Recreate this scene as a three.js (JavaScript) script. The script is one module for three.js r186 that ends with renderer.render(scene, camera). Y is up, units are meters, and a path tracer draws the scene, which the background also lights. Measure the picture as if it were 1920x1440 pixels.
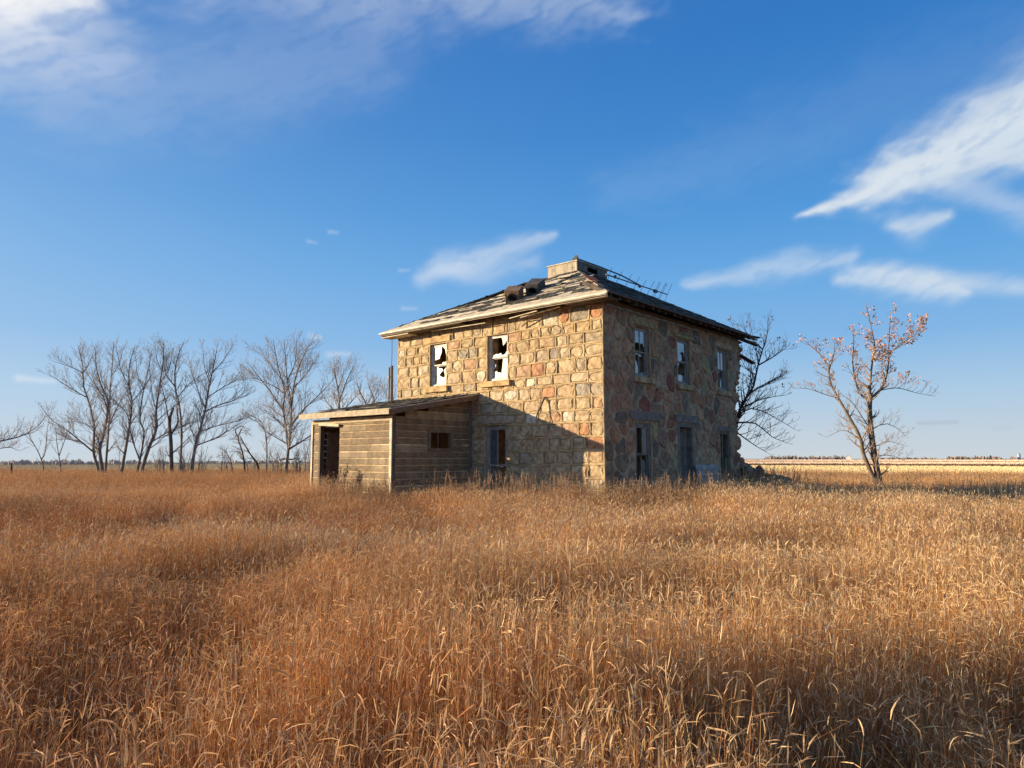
import * as THREE from 'three';
import { mergeGeometries } from 'three/addons/utils/BufferGeometryUtils.js';

// ------------------------------------------------------------ camera, sky, sun, exposure
const R = (d) => d * Math.PI / 180;
const scene = new THREE.Scene();
const renderer = new THREE.WebGLRenderer({ antialias: true });
renderer.toneMapping = THREE.LinearToneMapping;
renderer.toneMappingExposure = 1.85;
renderer.shadowMap.enabled = true;
const EYE = 1.7;
const camera = new THREE.PerspectiveCamera(2 * Math.atan(720 / 1335) * 180 / Math.PI, 4 / 3, 0.05, 9000);
camera.position.set(0, EYE, 0);
camera.rotation.set(Math.atan(140 / 1335), 0, 0);
scene.add(camera);

const SUN_AZ = R(-85.7), SUN_EL = R(10.0);          // azimuth from straight ahead (-z), positive to the right
const sunDir = new THREE.Vector3(Math.sin(SUN_AZ) * Math.cos(SUN_EL), Math.sin(SUN_EL), -Math.cos(SUN_AZ) * Math.cos(SUN_EL));
const sun = new THREE.DirectionalLight(new THREE.Color(1, 0.79, 0.52), 5);
sun.name = 'sun';
sun.position.copy(sunDir).multiplyScalar(80);
sun.castShadow = true;
sun.shadow.radius = 1;
Object.assign(sun.shadow.camera, { left: -70, right: 70, top: 50, bottom: -50, near: 1, far: 220 });
sun.shadow.mapSize.set(4096, 4096);
scene.add(sun, sun.target);

// ------------------------------------------------------------ random numbers and noise
function rngOf(seed) {
  let a = seed >>> 0;
  return () => { a = (a + 0x6D2B79F5) | 0; let t = Math.imul(a ^ (a >>> 15), 1 | a); t = (t + Math.imul(t ^ (t >>> 7), 61 | t)) ^ t; return ((t ^ (t >>> 14)) >>> 0) / 4294967296; };
}
const rnd = rngOf(20241);
const rr = (a, b, g = rnd) => a + (b - a) * g();
const pick = (a, g = rnd) => a[Math.floor(g() * a.length)];
const clamp = (x, a = 0, b = 1) => Math.min(b, Math.max(a, x));
const sstep = (a, b, x) => { const t = clamp((x - a) / (b - a)); return t * t * (3 - 2 * t); };
const lerp = (a, b, t) => a + (b - a) * t;
const PERM = new Float32Array(65536); { const g = rngOf(77); for (let k = 0; k < 65536; k++) PERM[k] = g(); }
function vnoise(x, y, per = 256) {                   // value noise, period per
  const xi = Math.floor(x), yi = Math.floor(y), fx = x - xi, fy = y - yi;
  const u = fx * fx * (3 - 2 * fx), v = fy * fy * (3 - 2 * fy);
  const m = (n) => ((n % per) + per) % per;
  const a = PERM[m(yi) * 256 + m(xi)], b = PERM[m(yi) * 256 + m(xi + 1)], c = PERM[m(yi + 1) * 256 + m(xi)], d = PERM[m(yi + 1) * 256 + m(xi + 1)];
  return (a + (b - a) * u) * (1 - v) + (c + (d - c) * u) * v;
}
function fbm(x, y, oct = 4, per = 256) {
  let s = 0, a = 0.5, n = 0;
  for (let k = 0; k < oct; k++) { s += a * vnoise(x, y, per); n += a; x = x * 2 + 17; y = y * 2 + 31; per = Math.min(256, per * 2); a *= 0.5; }
  return s / n;
}

// ------------------------------------------------------------ sky: clear air and thin cirrus, by azimuth and elevation
{
  const W = 3072, H = 1536, data = new Float32Array(W * H * 4), EXP = renderer.toneMappingExposure;
  const lin = (c) => { c /= 255; return c <= 0.04045 ? c / 12.92 : Math.pow((c + 0.055) / 1.055, 2.4); };
  const stops = [[-90, 203, 212, 218], [0, 203, 212, 218], [2, 193, 209, 222], [5, 170, 202, 229], [9, 131, 182, 229], [14, 104, 168, 226], [19, 80, 151, 217], [25, 62, 133, 205], [31, 51, 121, 196], [45, 40, 100, 175], [90, 32, 84, 155]]
    .map(([e, ...c]) => [e, ...c.map(lin)]);
  // clouds: [half width in degrees at each point, density, streak scale], points (azimuth, elevation)
  const clouds = [
    { p: [[-52, 31, 7], [-42, 29.6, 4.4], [-37, 29.6, 2.6], [-31, 32, 1.2]], d: 1.0, t: 0.8 },
    { p: [[-42, 26.5, 4.2], [-36, 26.3, 2.6], [-31, 27.3, 1.6]], d: 0.28, t: 1.2 },
    { p: [[-30, 33.4, 1.8], [-18, 34.6, 2.0], [-9, 35.0, 2.0], [0, 35.0, 1.9], [6, 34.2, 1.6], [11, 33.2, 0.7]], d: 0.3, t: 1.3 },
    { p: [[-32, 24, 2.5], [-24, 27.0, 3.2], [-12, 30.5, 2.4]], d: 0.13, s: 0.6 },
    { p: [[22.6, 17.7, 0.25], [24.5, 18.15, 0.6], [27, 18.9, 0.95], [30.6, 20.1, 1.45], [34.9, 21.4, 1.9], [39, 22.6, 2.3], [48, 25, 3]], d: 0.92, t: 1.25 },
    { p: [[24, 17.95, 0.3], [29, 18.9, 0.6], [36.8, 19.8, 1.2], [44, 20.5, 1.8]], d: 0.6, s: 0.35 },
    { p: [[32, 18.4, 0.7], [34.9, 17.2, 0.75], [36.8, 15.8, 0.8], [42, 14, 1]], d: 0.38, s: 0.45 },
    { p: [[28.8, 16.5, 0.5], [30.2, 16.1, 0.75], [32.4, 16.4, 0.35]], d: 0.62, s: 0.45 },
    { p: [[14.2, 13.5, 0.3], [17.5, 13.95, 0.6], [22, 14.4, 0.75], [26.2, 14.8, 0.4]], d: 0.44, t: 1.6 },
    { p: [[25.5, 13.3, 0.5], [29, 12.7, 0.85], [32.2, 11.6, 0.75], [33, 11.2, 0.3]], d: 0.62, t: 1.6 },
    { p: [[26, 13.9, 0.35], [31, 12.5, 0.7], [36.5, 11.0, 0.5], [42, 10, 0.5]], d: 0.45, s: 0.4 },
    { p: [[-7.2, 14.3, 0.6], [-4, 15.6, 0.85], [0, 16.9, 0.6], [3.6, 17.6, 0.3]], d: 0.4, s: 0.4 },
    { p: [[-6.2, 15.2, 0.7], [-2.6, 14.8, 1.1], [1.6, 15.6, 0.7]], d: 0.26, s: 0.5 },
    { p: [[9, 21, 1.4], [22.9, 23.8, 2.4], [40, 26, 3]], d: 0.06, s: 0.5 },
    { p: [[-16.4, 16.7, 0.12], [-15.7, 16.6, 0.07]], d: 0.2, s: 0.2 }, { p: [[-14.8, 17.5, 0.13], [-14.1, 17.5, 0.08]], d: 0.26, s: 0.2 },
    { p: [[-9.2, 14.8, 0.12], [-8.4, 14.9, 0.08]], d: 0.2, s: 0.2 }, { p: [[-8.9, 11.9, 0.16], [-7.8, 11.9, 0.1]], d: 0.22, s: 0.2 },
    { p: [[-14.6, 8.1, 0.22], [-13, 8.2, 0.16]], d: 0.3, s: 0.3 }, { p: [[-16, 9.5, 0.22], [-15.2, 9.4, 0.12]], d: 0.3, s: 0.3 },
    { p: [[-35, 5.3, 0.2], [-33, 5.2, 0.14]], d: 0.35, s: 0.3 }, { p: [[-14.4, 4.2, 0.4], [-11.8, 5, 0.3]], d: 0.35, s: 0.3 },
  ];
  const dark = [{ p: [[29.6, 2.45, 0.08], [32, 2.5, 0.09]], d: 0.5 }, { p: [[34, 2.0, 0.05], [35, 2.0, 0.05]], d: 0.3 }, { p: [[18.5, 2.6, 0.06], [20, 2.6, 0.06]], d: 0.3 }];
  function cover(c, az, el, wx, wy) {                // 1 in the core of a cloud, 0 outside
    let best = 0;
    const P = c.p;
    for (let k = 0; k + 1 < P.length; k++) {
      const [ax, ay, aw] = P[k], [bx, by, bw] = P[k + 1], ce = Math.cos(R(ay));
      const dx = (bx - ax) * ce, dy = by - ay, qx = (az + wx - ax) * ce, qy = el + wy - ay;
      const t = clamp((qx * dx + qy * dy) / (dx * dx + dy * dy + 1e-6)), w = lerp(aw, bw, t);
      const d = Math.hypot(qx - dx * t, qy - dy * t) / w;
      if (d < 2.5) best = Math.max(best, Math.pow(sstep(2.5, 0.0, d), 1.6));
    }
    return best;
  }
  const boxes = [...clouds, ...dark].map((c) => { const m = Math.max(...c.p.map((q) => q[2])) * 2.2 + 2; return [Math.min(...c.p.map((q) => q[0])) - m * 1.3, Math.max(...c.p.map((q) => q[0])) + m * 1.3, Math.min(...c.p.map((q) => q[1])) - m, Math.max(...c.p.map((q) => q[1])) + m]; });
  for (let j = 0; j < H; j++) {
    const el = (j + 0.5) / H * 180 - 90;
    let s = 0; while (s < stops.length - 2 && el > stops[s + 1][0]) s++;
    const f = clamp((el - stops[s][0]) / (stops[s + 1][0] - stops[s][0]));
    const base = [1, 2, 3].map((k) => lerp(stops[s][k], stops[s + 1][k], f));
    for (let i = 0; i < W; i++) {
      const th = ((i + 0.5) / W - 0.5) * 2 * Math.PI;  // atan2(z, x)
      let az = Math.atan2(Math.cos(th), -Math.sin(th)) * 180 / Math.PI;
      let [r, g, b] = base;
      if (el > -1) {
        // brighter, whiter air towards the sun
        const cs = Math.sin(R(el)) * Math.sin(SUN_EL) + Math.cos(R(el)) * Math.cos(SUN_EL) * Math.cos(R(az) - SUN_AZ);
        const ang = Math.acos(clamp(cs, -1, 1)) * 180 / Math.PI, k = Math.exp(-Math.pow(ang / 52, 2)) * 0.62, low = sstep(30, 3, el);
        r = lerp(r, 0.6, k * (0.55 + 0.45 * low)); g = lerp(g, 0.75, k * (0.65 + 0.35 * low)); b = lerp(b, 0.92, k * (0.8 + 0.2 * low));
        if (el > 1 && el < 80) {
          let a = 0;
          const inFrame = az > -70 && az < 64 && el < 42;
          if (inFrame) {
            let seen = false;
            for (const q of boxes) if (az > q[0] && az < q[1] && el > q[2] && el < q[3]) { seen = true; break; }
            if (seen) {
              const n1 = fbm(az * 0.4 + el * 0.2 + 3, el * 0.8 - az * 0.22 + 9, 4) - 0.5, n2 = fbm(az * 0.35 + 51, el * 0.9 + 13, 4) - 0.5;
              // streaks lie along a slope of about 25 degrees, as the cirrus does
              const along = az * 0.9 + el * 0.42, across = el * 0.9 - az * 0.42;
              const st = fbm(along * 0.5 + n1 * 2, across * 2.6 + n2 * 3, 5), st2 = fbm(along * 1.6 + 40, across * 4.5 + n1 * 4 + 7, 4);
              for (let c = 0; c < clouds.length; c++) {
                const q = boxes[c];
                if (az < q[0] || az > q[1] || el < q[2] || el > q[3]) continue;
                const cl = clouds[c], amp = Math.min(1.6, cl.p[Math.floor(cl.p.length / 2)][2] * 0.8 + 0.08);
                const m = cover(cl, az, el, n1 * amp * 2.2, n2 * amp * 1.5);
                if (m > 0) { const tx = cl.t ?? 1, tex = clamp(0.72 + ((st - 0.5) * 1.0 + (st2 - 0.5) * 0.3) * tx + m * 0.3); a = 1 - (1 - a) * (1 - clamp(m * tex * cl.d)); }
              }
              let d = 0;
              for (const cl of dark) d = Math.max(d, cover(cl, az, el, n1 * 0.3, n2 * 0.1) * cl.d);
              r = lerp(r, 0.38, d); g = lerp(g, 0.42, d); b = lerp(b, 0.5, d);
            }
          }
          // elsewhere the same thin cirrus
          const edge = Math.max(sstep(42, 60, Math.abs(az)), sstep(36, 46, el)) * sstep(4, 14, el);
          if (edge > 0) {
            const x = Math.sin(R(az)) / Math.tan(R(Math.max(el, 4))), y = Math.cos(R(az)) / Math.tan(R(Math.max(el, 4)));
            const n = fbm(x * 0.9 + 60, y * 2.2 + 60, 5), m = sstep(0.52, 0.78, n) * edge * 0.6;
            a = 1 - (1 - a) * (1 - m);
          }
          const wr = lerp(0.72, 0.95, sstep(110, 40, ang)), wg = lerp(0.79, 0.95, sstep(110, 40, ang)), wb = lerp(0.85, 0.95, sstep(110, 40, ang));
          r = lerp(r, wr, a); g = lerp(g, wg, a); b = lerp(b, wb, a);
        }
      }
      const o = (j * W + i) * 4;
      data[o] = r / EXP; data[o + 1] = g / EXP; data[o + 2] = b / EXP; data[o + 3] = 1;
    }
  }
  const t = new THREE.DataTexture(data, W, H, THREE.RGBAFormat, THREE.FloatType);
  t.mapping = THREE.EquirectangularReflectionMapping; t.magFilter = THREE.LinearFilter; t.minFilter = THREE.LinearFilter; t.needsUpdate = true;
  scene.background = t; scene.environment = t;
}

// ------------------------------------------------------------ geometry helpers
const V = (x, y, z) => new THREE.Vector3(x, y, z);
class GB {
  constructor() { this.p = []; this.u = []; this.c = []; this.i = []; }
  get n() { return this.p.length / 3; }
  v(x, y, z, u = 0, w = 0, c = null) { this.p.push(x, y, z); this.u.push(u, w); if (c) this.c.push(c[0], c[1], c[2]); return this.p.length / 3 - 1; }
  t(a, b, c) { this.i.push(a, b, c); }
  q(a, b, c, d) { this.i.push(a, b, c, a, c, d); }
  quad(A, B, C, D, c = null, s = 1) {                // flat quad with uv in metres
    const w = A.distanceTo(B) * s, h = A.distanceTo(D) * s, ou = this.ou || 0, ov = this.ov || 0;
    this.q(this.v(A.x, A.y, A.z, ou, ov, c), this.v(B.x, B.y, B.z, ou + w, ov, c), this.v(C.x, C.y, C.z, ou + w, ov + h, c), this.v(D.x, D.y, D.z, ou, ov + h, c));
  }
  // box with corner o and edge vectors X, Y, Z
  box(o, X, Y, Z, c = null) {
    const P = (a, b, d) => o.clone().addScaledVector(X, a).addScaledVector(Y, b).addScaledVector(Z, d);
    this.ou = (o.x * 7.3 + o.z * 3.1 + o.y * 5.7) % 3; this.ov = (o.x * 1.7 + o.y * 9.1) % 3;
    this.quad(P(0, 0, 1), P(1, 0, 1), P(1, 1, 1), P(0, 1, 1), c); this.quad(P(1, 0, 0), P(0, 0, 0), P(0, 1, 0), P(1, 1, 0), c);
    this.quad(P(1, 0, 1), P(1, 0, 0), P(1, 1, 0), P(1, 1, 1), c); this.quad(P(0, 0, 0), P(0, 0, 1), P(0, 1, 1), P(0, 1, 0), c);
    this.quad(P(0, 1, 1), P(1, 1, 1), P(1, 1, 0), P(0, 1, 0), c); this.quad(P(0, 0, 0), P(1, 0, 0), P(1, 0, 1), P(0, 0, 1), c);
    this.ou = this.ov = 0;
    return this;
  }
  abox(x0, y0, z0, x1, y1, z1, c = null) { return this.box(V(x0, y0, z0), V(x1 - x0, 0, 0), V(0, y1 - y0, 0), V(0, 0, z1 - z0), c); }
  // bar from A to B, w across, h along up
  bar(A, B, w, h, up = V(0, 1, 0), c = null) {
    const X = B.clone().sub(A), n = X.clone().normalize(), S = n.clone().cross(up).normalize(), T = S.clone().cross(n).normalize();
    return this.box(A.clone().addScaledVector(S, -w / 2).addScaledVector(T, -h / 2), X, T.multiplyScalar(h), S.multiplyScalar(w), c);
  }
  // closed prism: profile in (e1, e2) swept along X
  prism(prof, o, X, e1, e2, cols = null, c = null) {
    const P = (k, t) => o.clone().addScaledVector(e1, prof[k][0]).addScaledVector(e2, prof[k][1]).addScaledVector(X, t), n = prof.length;
    this.ou = (o.x * 7.3 + o.z * 3.1 + o.y * 5.7) % 3; this.ov = (o.x * 1.7 + o.y * 9.1) % 3;
    for (let k = 0; k < n; k++) { const l = (k + 1) % n; this.quad(P(k, 0), P(k, 1), P(l, 1), P(l, 0), cols ? cols[k] : c); }
    for (const t of [0, 1]) {
      const ids = prof.map((q, k) => { const a = P(k, t); return this.v(a.x, a.y, a.z, q[0], q[1], cols ? cols[0] : c); });
      for (let k = 1; k + 1 < n; k++) t ? this.t(ids[0], ids[k + 1], ids[k]) : this.t(ids[0], ids[k], ids[k + 1]);
    }
    this.ou = this.ov = 0;
    return this;
  }
  tube(pts, rad, sides = 5, c = null, cap = false) {
    let prev = null, N = null;
    const L = pts.length;
    for (let k = 0; k < L; k++) {
      const T = pts[Math.min(k + 1, L - 1)].clone().sub(pts[Math.max(k - 1, 0)]).normalize();
      if (!N) { N = Math.abs(T.y) > 0.9 ? V(1, 0, 0) : V(0, 1, 0); }
      N = N.clone().addScaledVector(T, -N.dot(T)).normalize();
      const B = T.clone().cross(N), ring = [];
      for (let s = 0; s < sides; s++) { const a = s / sides * 2 * Math.PI, ca = Math.cos(a) * rad[k], sa = Math.sin(a) * rad[k]; ring.push(this.v(pts[k].x + N.x * ca + B.x * sa, pts[k].y + N.y * ca + B.y * sa, pts[k].z + N.z * ca + B.z * sa, s / sides, k * 0.5, c)); }
      if (prev) for (let s = 0; s < sides; s++) { const e = (s + 1) % sides; this.q(prev[s], prev[e], ring[e], ring[s]); }
      else if (cap) for (let s = 1; s + 1 < sides; s++) this.t(ring[0], ring[s + 1], ring[s]);
      prev = ring;
    }
    if (cap) for (let s = 1; s + 1 < sides; s++) this.t(prev[0], prev[s], prev[s + 1]);
    return this;
  }
  geo(smooth = false) {
    const g = new THREE.BufferGeometry();
    g.setAttribute('position', new THREE.BufferAttribute(new Float32Array(this.p), 3));
    g.setAttribute('uv', new THREE.BufferAttribute(new Float32Array(this.u), 2));
    if (this.c.length) g.setAttribute('color', new THREE.BufferAttribute(new Float32Array(this.c), 3));
    g.setIndex(new THREE.BufferAttribute(new Uint32Array(this.i), 1));
    if (smooth) { g.computeVertexNormals(); return g; }
    const f = g.toNonIndexed(); f.computeVertexNormals(); return f;
  }
  build(name, mat, parent, smooth = false) { return addMesh(name, this.geo(smooth), mat, parent); }
}
const taken = {};
function numbered(name) { const k = taken[name] = (taken[name] ?? -1) + 1; return k ? `${name}_${String(k).padStart(3, '0')}` : name; }
function addMesh(name, geo, mat, parent) {
  const m = new THREE.Mesh(geo, mat);
  m.name = parent ? name : numbered(name);
  m.castShadow = m.receiveShadow = true;
  (parent ?? scene).add(m);
  return m;
}
function tag(o, label, category, group, kind) {
  if (label) o.userData.label = label;
  if (category) o.userData.category = category;
  if (group) o.userData.group = group;
  if (kind) o.userData.kind = kind;
  return o;
}
function thing(name, label, category, pos, turn = 0, group) {
  const o = new THREE.Group(); o.name = numbered(name); o.position.copy(pos); o.rotation.y = turn; scene.add(o);
  return tag(o, label, category, group);
}
function part(name, parent) { const o = new THREE.Group(); o.name = name; parent.add(o); return o; }

// ------------------------------------------------------------ textures and materials
function dataTex(N, M, fn, srgb) {
  const d = new Uint8Array(N * M * 4);
  for (let j = 0; j < M; j++) for (let i = 0; i < N; i++) { const c = fn(i / N, j / M), o = (j * N + i) * 4; for (let k = 0; k < 3; k++) d[o + k] = clamp(Array.isArray(c) ? c[k] : c) * 255; d[o + 3] = 255; }
  const t = new THREE.DataTexture(d, N, M, THREE.RGBAFormat);
  t.wrapS = t.wrapT = THREE.RepeatWrapping; t.magFilter = THREE.LinearFilter; t.minFilter = THREE.LinearMipmapLinearFilter; t.generateMipmaps = true;
  if (srgb) t.colorSpace = THREE.SRGBColorSpace;
  t.needsUpdate = true; return t;
}
const rep = (t, a, b = a) => { const c = t.clone(); c.repeat.set(a, b); c.needsUpdate = true; return c; };
// weathered wood: grain along u (1 unit = 1 m), silvered and dark streaks
const woodGrain = (u, v) => { const w = fbm(u * 4, v * 32, 3, 4) * 0.5; return fbm(u * 4 + w, v * 64 + w * 4, 4, 4); };
const woodTex = dataTex(512, 512, (u, v) => { const g = woodGrain(u, v), b = fbm(u * 8 + 3, v * 8, 3, 8); const k = 0.72 + g * 0.26 + (b - 0.5) * 0.32 - (fbm(u * 4 + 9, v * 128, 2, 4) > 0.74 ? 0.16 : 0); return [k, k * 0.985, k * 0.96]; }, true);
const woodBump = dataTex(512, 512, (u, v) => woodGrain(u, v) - (fbm(u * 4 + 9, v * 128, 2, 4) > 0.72 ? 0.4 : 0));
// chipped fieldstone: mineral speckle, veins and weather spots (0.8 m a tile)
const stoneTex = dataTex(512, 512, (u, v) => { const a = fbm(u * 8, v * 8, 4, 8), s = vnoise(u * 128, v * 128, 128), s2 = vnoise(u * 64 + 7, v * 64, 64); const k = 0.84 + (a - 0.5) * 0.42 + (s - 0.5) * 0.3 + (s2 > 0.82 ? -0.16 : 0) + (s2 < 0.14 ? 0.14 : 0); return [k, k * (0.98 + (a - 0.5) * 0.1), k * (0.96 + (a - 0.5) * 0.16)]; }, true);
const stoneBump = dataTex(512, 512, (u, v) => fbm(u * 16, v * 16, 5, 16) * 0.8 + vnoise(u * 90, v * 90, 90) * 0.2);
const mortarTex = dataTex(512, 512, (u, v) => { const a = fbm(u * 6, v * 6, 5, 6), s = vnoise(u * 200, v * 200, 200); const k = 0.86 + (a - 0.5) * 0.6 + (s - 0.5) * 0.16; return [k, k * 0.98, k * (0.93 + (a - 0.5) * 0.1)]; }, true);
const mortarBump = dataTex(512, 512, (u, v) => fbm(u * 24, v * 24, 4, 24) * 0.7 + vnoise(u * 160, v * 160, 160) * 0.3);
const soilTex = dataTex(512, 512, (u, v) => { const k = 0.55 + (fbm(u * 16, v * 16, 5, 16) - 0.5) * 0.9; return [k, k * 0.93, k * 0.85]; }, true);
const fieldTex = dataTex(512, 512, (u, v) => { const k = 0.74 + (fbm(u * 4, v * 48, 4, 4) - 0.5) * 0.32 + (fbm(u * 8, v * 8, 3, 8) - 0.5) * 0.22; return [k, k * 0.98, k * 0.93]; }, true);
const barkTex = dataTex(256, 256, (u, v) => { const k = 0.68 + (fbm(u * 24, v * 5, 4, 5) - 0.5) * 0.9; return [k, k * 0.98, k * 0.95]; }, true);
const rustTex = dataTex(256, 256, (u, v) => { const a = fbm(u * 8, v * 8, 4, 8); return a > 0.55 ? [0.75, 0.55, 0.4] : [0.8, 0.8, 0.8]; }, true);

const lin3 = (c) => new THREE.Color().setRGB(c[0], c[1], c[2]);
function std(color, o = {}) { return new THREE.MeshStandardMaterial({ color: lin3(color), roughness: 0.92, metalness: 0, side: THREE.DoubleSide, ...o }); }
const wood = (c, o = {}) => std(c, { map: woodTex, bumpMap: woodBump, bumpScale: 0.0018, roughness: 0.85, ...o });
const st125 = rep(stoneTex, 1.25), sb125 = rep(stoneBump, 1.25);
const stone = (c) => std(c, { map: st125, bumpMap: sb125, bumpScale: 0.014, roughness: 0.9 });
const M = {
  buff: [[0.67, 0.52, 0.31], [0.63, 0.49, 0.29], [0.7, 0.54, 0.33], [0.66, 0.48, 0.28], [0.72, 0.58, 0.38], [0.58, 0.47, 0.32], [0.67, 0.5, 0.28], [0.67, 0.52, 0.32]].map(stone),
  pink: [[0.68, 0.45, 0.28], [0.65, 0.42, 0.25], [0.7, 0.49, 0.32]].map(stone),
  orange: [[0.68, 0.37, 0.2], [0.64, 0.34, 0.19]].map(stone),
  grey: [[0.46, 0.41, 0.32], [0.42, 0.37, 0.29], [0.52, 0.46, 0.36]].map(stone),
  cream: [[0.82, 0.76, 0.6], [0.78, 0.7, 0.52]].map(stone),
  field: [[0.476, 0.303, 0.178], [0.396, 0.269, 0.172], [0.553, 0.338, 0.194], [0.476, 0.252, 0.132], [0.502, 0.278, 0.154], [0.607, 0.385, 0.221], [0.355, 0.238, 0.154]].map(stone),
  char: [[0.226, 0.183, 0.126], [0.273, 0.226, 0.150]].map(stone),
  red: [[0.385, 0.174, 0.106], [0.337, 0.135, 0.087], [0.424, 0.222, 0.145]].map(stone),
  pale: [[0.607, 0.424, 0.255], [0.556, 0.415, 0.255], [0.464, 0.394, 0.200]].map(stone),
  mortarTan: std([0.64, 0.49, 0.29], { map: mortarTex, bumpMap: mortarBump, bumpScale: 0.01 }),
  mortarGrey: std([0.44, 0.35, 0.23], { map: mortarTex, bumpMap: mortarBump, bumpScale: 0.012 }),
  plaster: std([0.6, 0.46, 0.32], { map: mortarTex, bumpMap: mortarBump, bumpScale: 0.004 }),
  sill: std([0.66, 0.46, 0.24], { map: mortarTex, bumpMap: mortarBump, bumpScale: 0.004 }),
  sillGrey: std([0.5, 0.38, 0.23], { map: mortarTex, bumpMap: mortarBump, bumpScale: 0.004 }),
  white: std([0.8, 0.78, 0.74], { map: rep(woodTex, 1), bumpMap: woodBump, bumpScale: 0.001, roughness: 0.6 }),
  greyPaint: wood([0.42, 0.4, 0.37]), greyWood: wood([0.25, 0.225, 0.195]), darkWood: wood([0.14, 0.105, 0.08]), brownWood: wood([0.26, 0.17, 0.11]),
  fascia: wood([0.84, 0.75, 0.57]), boardPale: [wood([0.86, 0.76, 0.58]), wood([0.8, 0.7, 0.52]), wood([0.9, 0.82, 0.65]), wood([0.74, 0.65, 0.49])],
  curb: [wood([0.56, 0.48, 0.37]), wood([0.5, 0.43, 0.33]), wood([0.6, 0.52, 0.4])],
  sidingLit: [wood([0.32, 0.245, 0.155]), wood([0.265, 0.2, 0.125]), wood([0.37, 0.29, 0.19]), wood([0.29, 0.215, 0.13])].map((m) => { m.vertexColors = true; return m; }),
  sidingDark: [wood([0.32, 0.245, 0.155]), wood([0.265, 0.2, 0.125]), wood([0.37, 0.29, 0.19]), wood([0.29, 0.215, 0.13])].map((m) => { m.vertexColors = true; return m; }),
  innerBoard: [wood([0.5, 0.3, 0.14]), wood([0.42, 0.26, 0.13]), wood([0.36, 0.25, 0.13])],
  shingle: std([1, 1, 1], { vertexColors: true, map: rep(woodTex, 1), bumpMap: woodBump, bumpScale: 0.003 }),
  tar: std([0.1, 0.085, 0.075], { map: mortarTex, bumpMap: mortarBump, bumpScale: 0.008 }),
  tile: std([0.34, 0.22, 0.13], { map: stoneTex, bumpMap: stoneBump, bumpScale: 0.01 }),
  tileDark: std([0.12, 0.11, 0.11], { map: stoneTex, bumpMap: stoneBump, bumpScale: 0.01 }),
  metal: std([0.1, 0.1, 0.11], { metalness: 0.5, roughness: 0.5 }), rust: std([0.5, 0.2, 0.1], { map: rustTex, roughness: 0.8 }),
  gutter: std([0.78, 0.74, 0.66], { map: rep(woodTex, 0.6), roughness: 0.55 }),
  dustyGlass: new THREE.MeshPhysicalMaterial({ color: lin3([0.66, 0.68, 0.66]), roughness: 0.4, transmission: 0.25, thickness: 0, map: mortarTex, side: THREE.DoubleSide }),
  skyGlass: new THREE.MeshPhysicalMaterial({ color: lin3([0.75, 0.85, 0.9]), roughness: 0.03, transmission: 0.82, thickness: 0, ior: 2.9, side: THREE.DoubleSide }),
  dullGlass: new THREE.MeshPhysicalMaterial({ color: lin3([0.4, 0.45, 0.48]), roughness: 0.15, transmission: 0.8, thickness: 0, ior: 1.35, side: THREE.DoubleSide }),
  bark: std([0.46, 0.4, 0.335], { map: barkTex, bumpMap: barkTex, bumpScale: 0.02 }), barkPale: std([0.42, 0.33, 0.25], { map: barkTex, bumpMap: barkTex, bumpScale: 0.02 }),
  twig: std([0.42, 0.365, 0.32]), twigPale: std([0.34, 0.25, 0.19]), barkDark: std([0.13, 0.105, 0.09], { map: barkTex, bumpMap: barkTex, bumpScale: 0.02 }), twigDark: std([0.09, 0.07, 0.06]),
  deadWood: std([0.3, 0.22, 0.16], { map: barkTex, bumpMap: barkTex, bumpScale: 0.02 }),
  leafOrange: std([1, 1, 1], { vertexColors: true, roughness: 0.8 }),
  grass: new THREE.MeshPhysicalMaterial({ color: lin3([1, 1, 1]), vertexColors: true, roughness: 0.9, transmission: 0.27, thickness: 0, side: THREE.DoubleSide, specularIntensity: 0.25 }),
  stubble: std([1, 1, 1], { vertexColors: true }),
  soil: std([0.16, 0.1, 0.055], { map: rep(soilTex, 1) }),
};

// ------------------------------------------------------------ the land
function landH(x, z) {                              // gently falling away to the left far off
  const r = Math.hypot(x, z), az = Math.atan2(x, -z) * 180 / Math.PI, a = Math.abs(az) > 120 ? 0 : sstep(14, -14, az);
  return -0.0045 * Math.max(0, r - 50) * a + (fbm(x * 0.09 + 40, z * 0.09 + 40, 3) - 0.5) * 0.22 * sstep(0, 10, r) * (1 - sstep(60, 140, r));
}
function polar(r0, r1, a0, a1, nr, na, lift) {      // sheet between two radii and two azimuths round the camera's foot
  const g = new GB();
  for (let j = 0; j <= nr; j++) for (let i = 0; i <= na; i++) {
    const e0 = typeof r0 === 'function' ? r0(i / na) : r0, e1 = typeof r1 === 'function' ? r1(i / na) : r1;
    const r = e0 * Math.pow(e1 / e0, j / nr), a = R(lerp(a0, a1, i / na)), x = Math.sin(a) * r, z = -Math.cos(a) * r;
    g.v(x, landH(x, z) + lift, z, x, z);
    if (j && i) { const n = g.n - 1, w = na + 1; g.q(n - w - 1, n - w, n, n - 1); }
  }
  return g;
}
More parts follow.
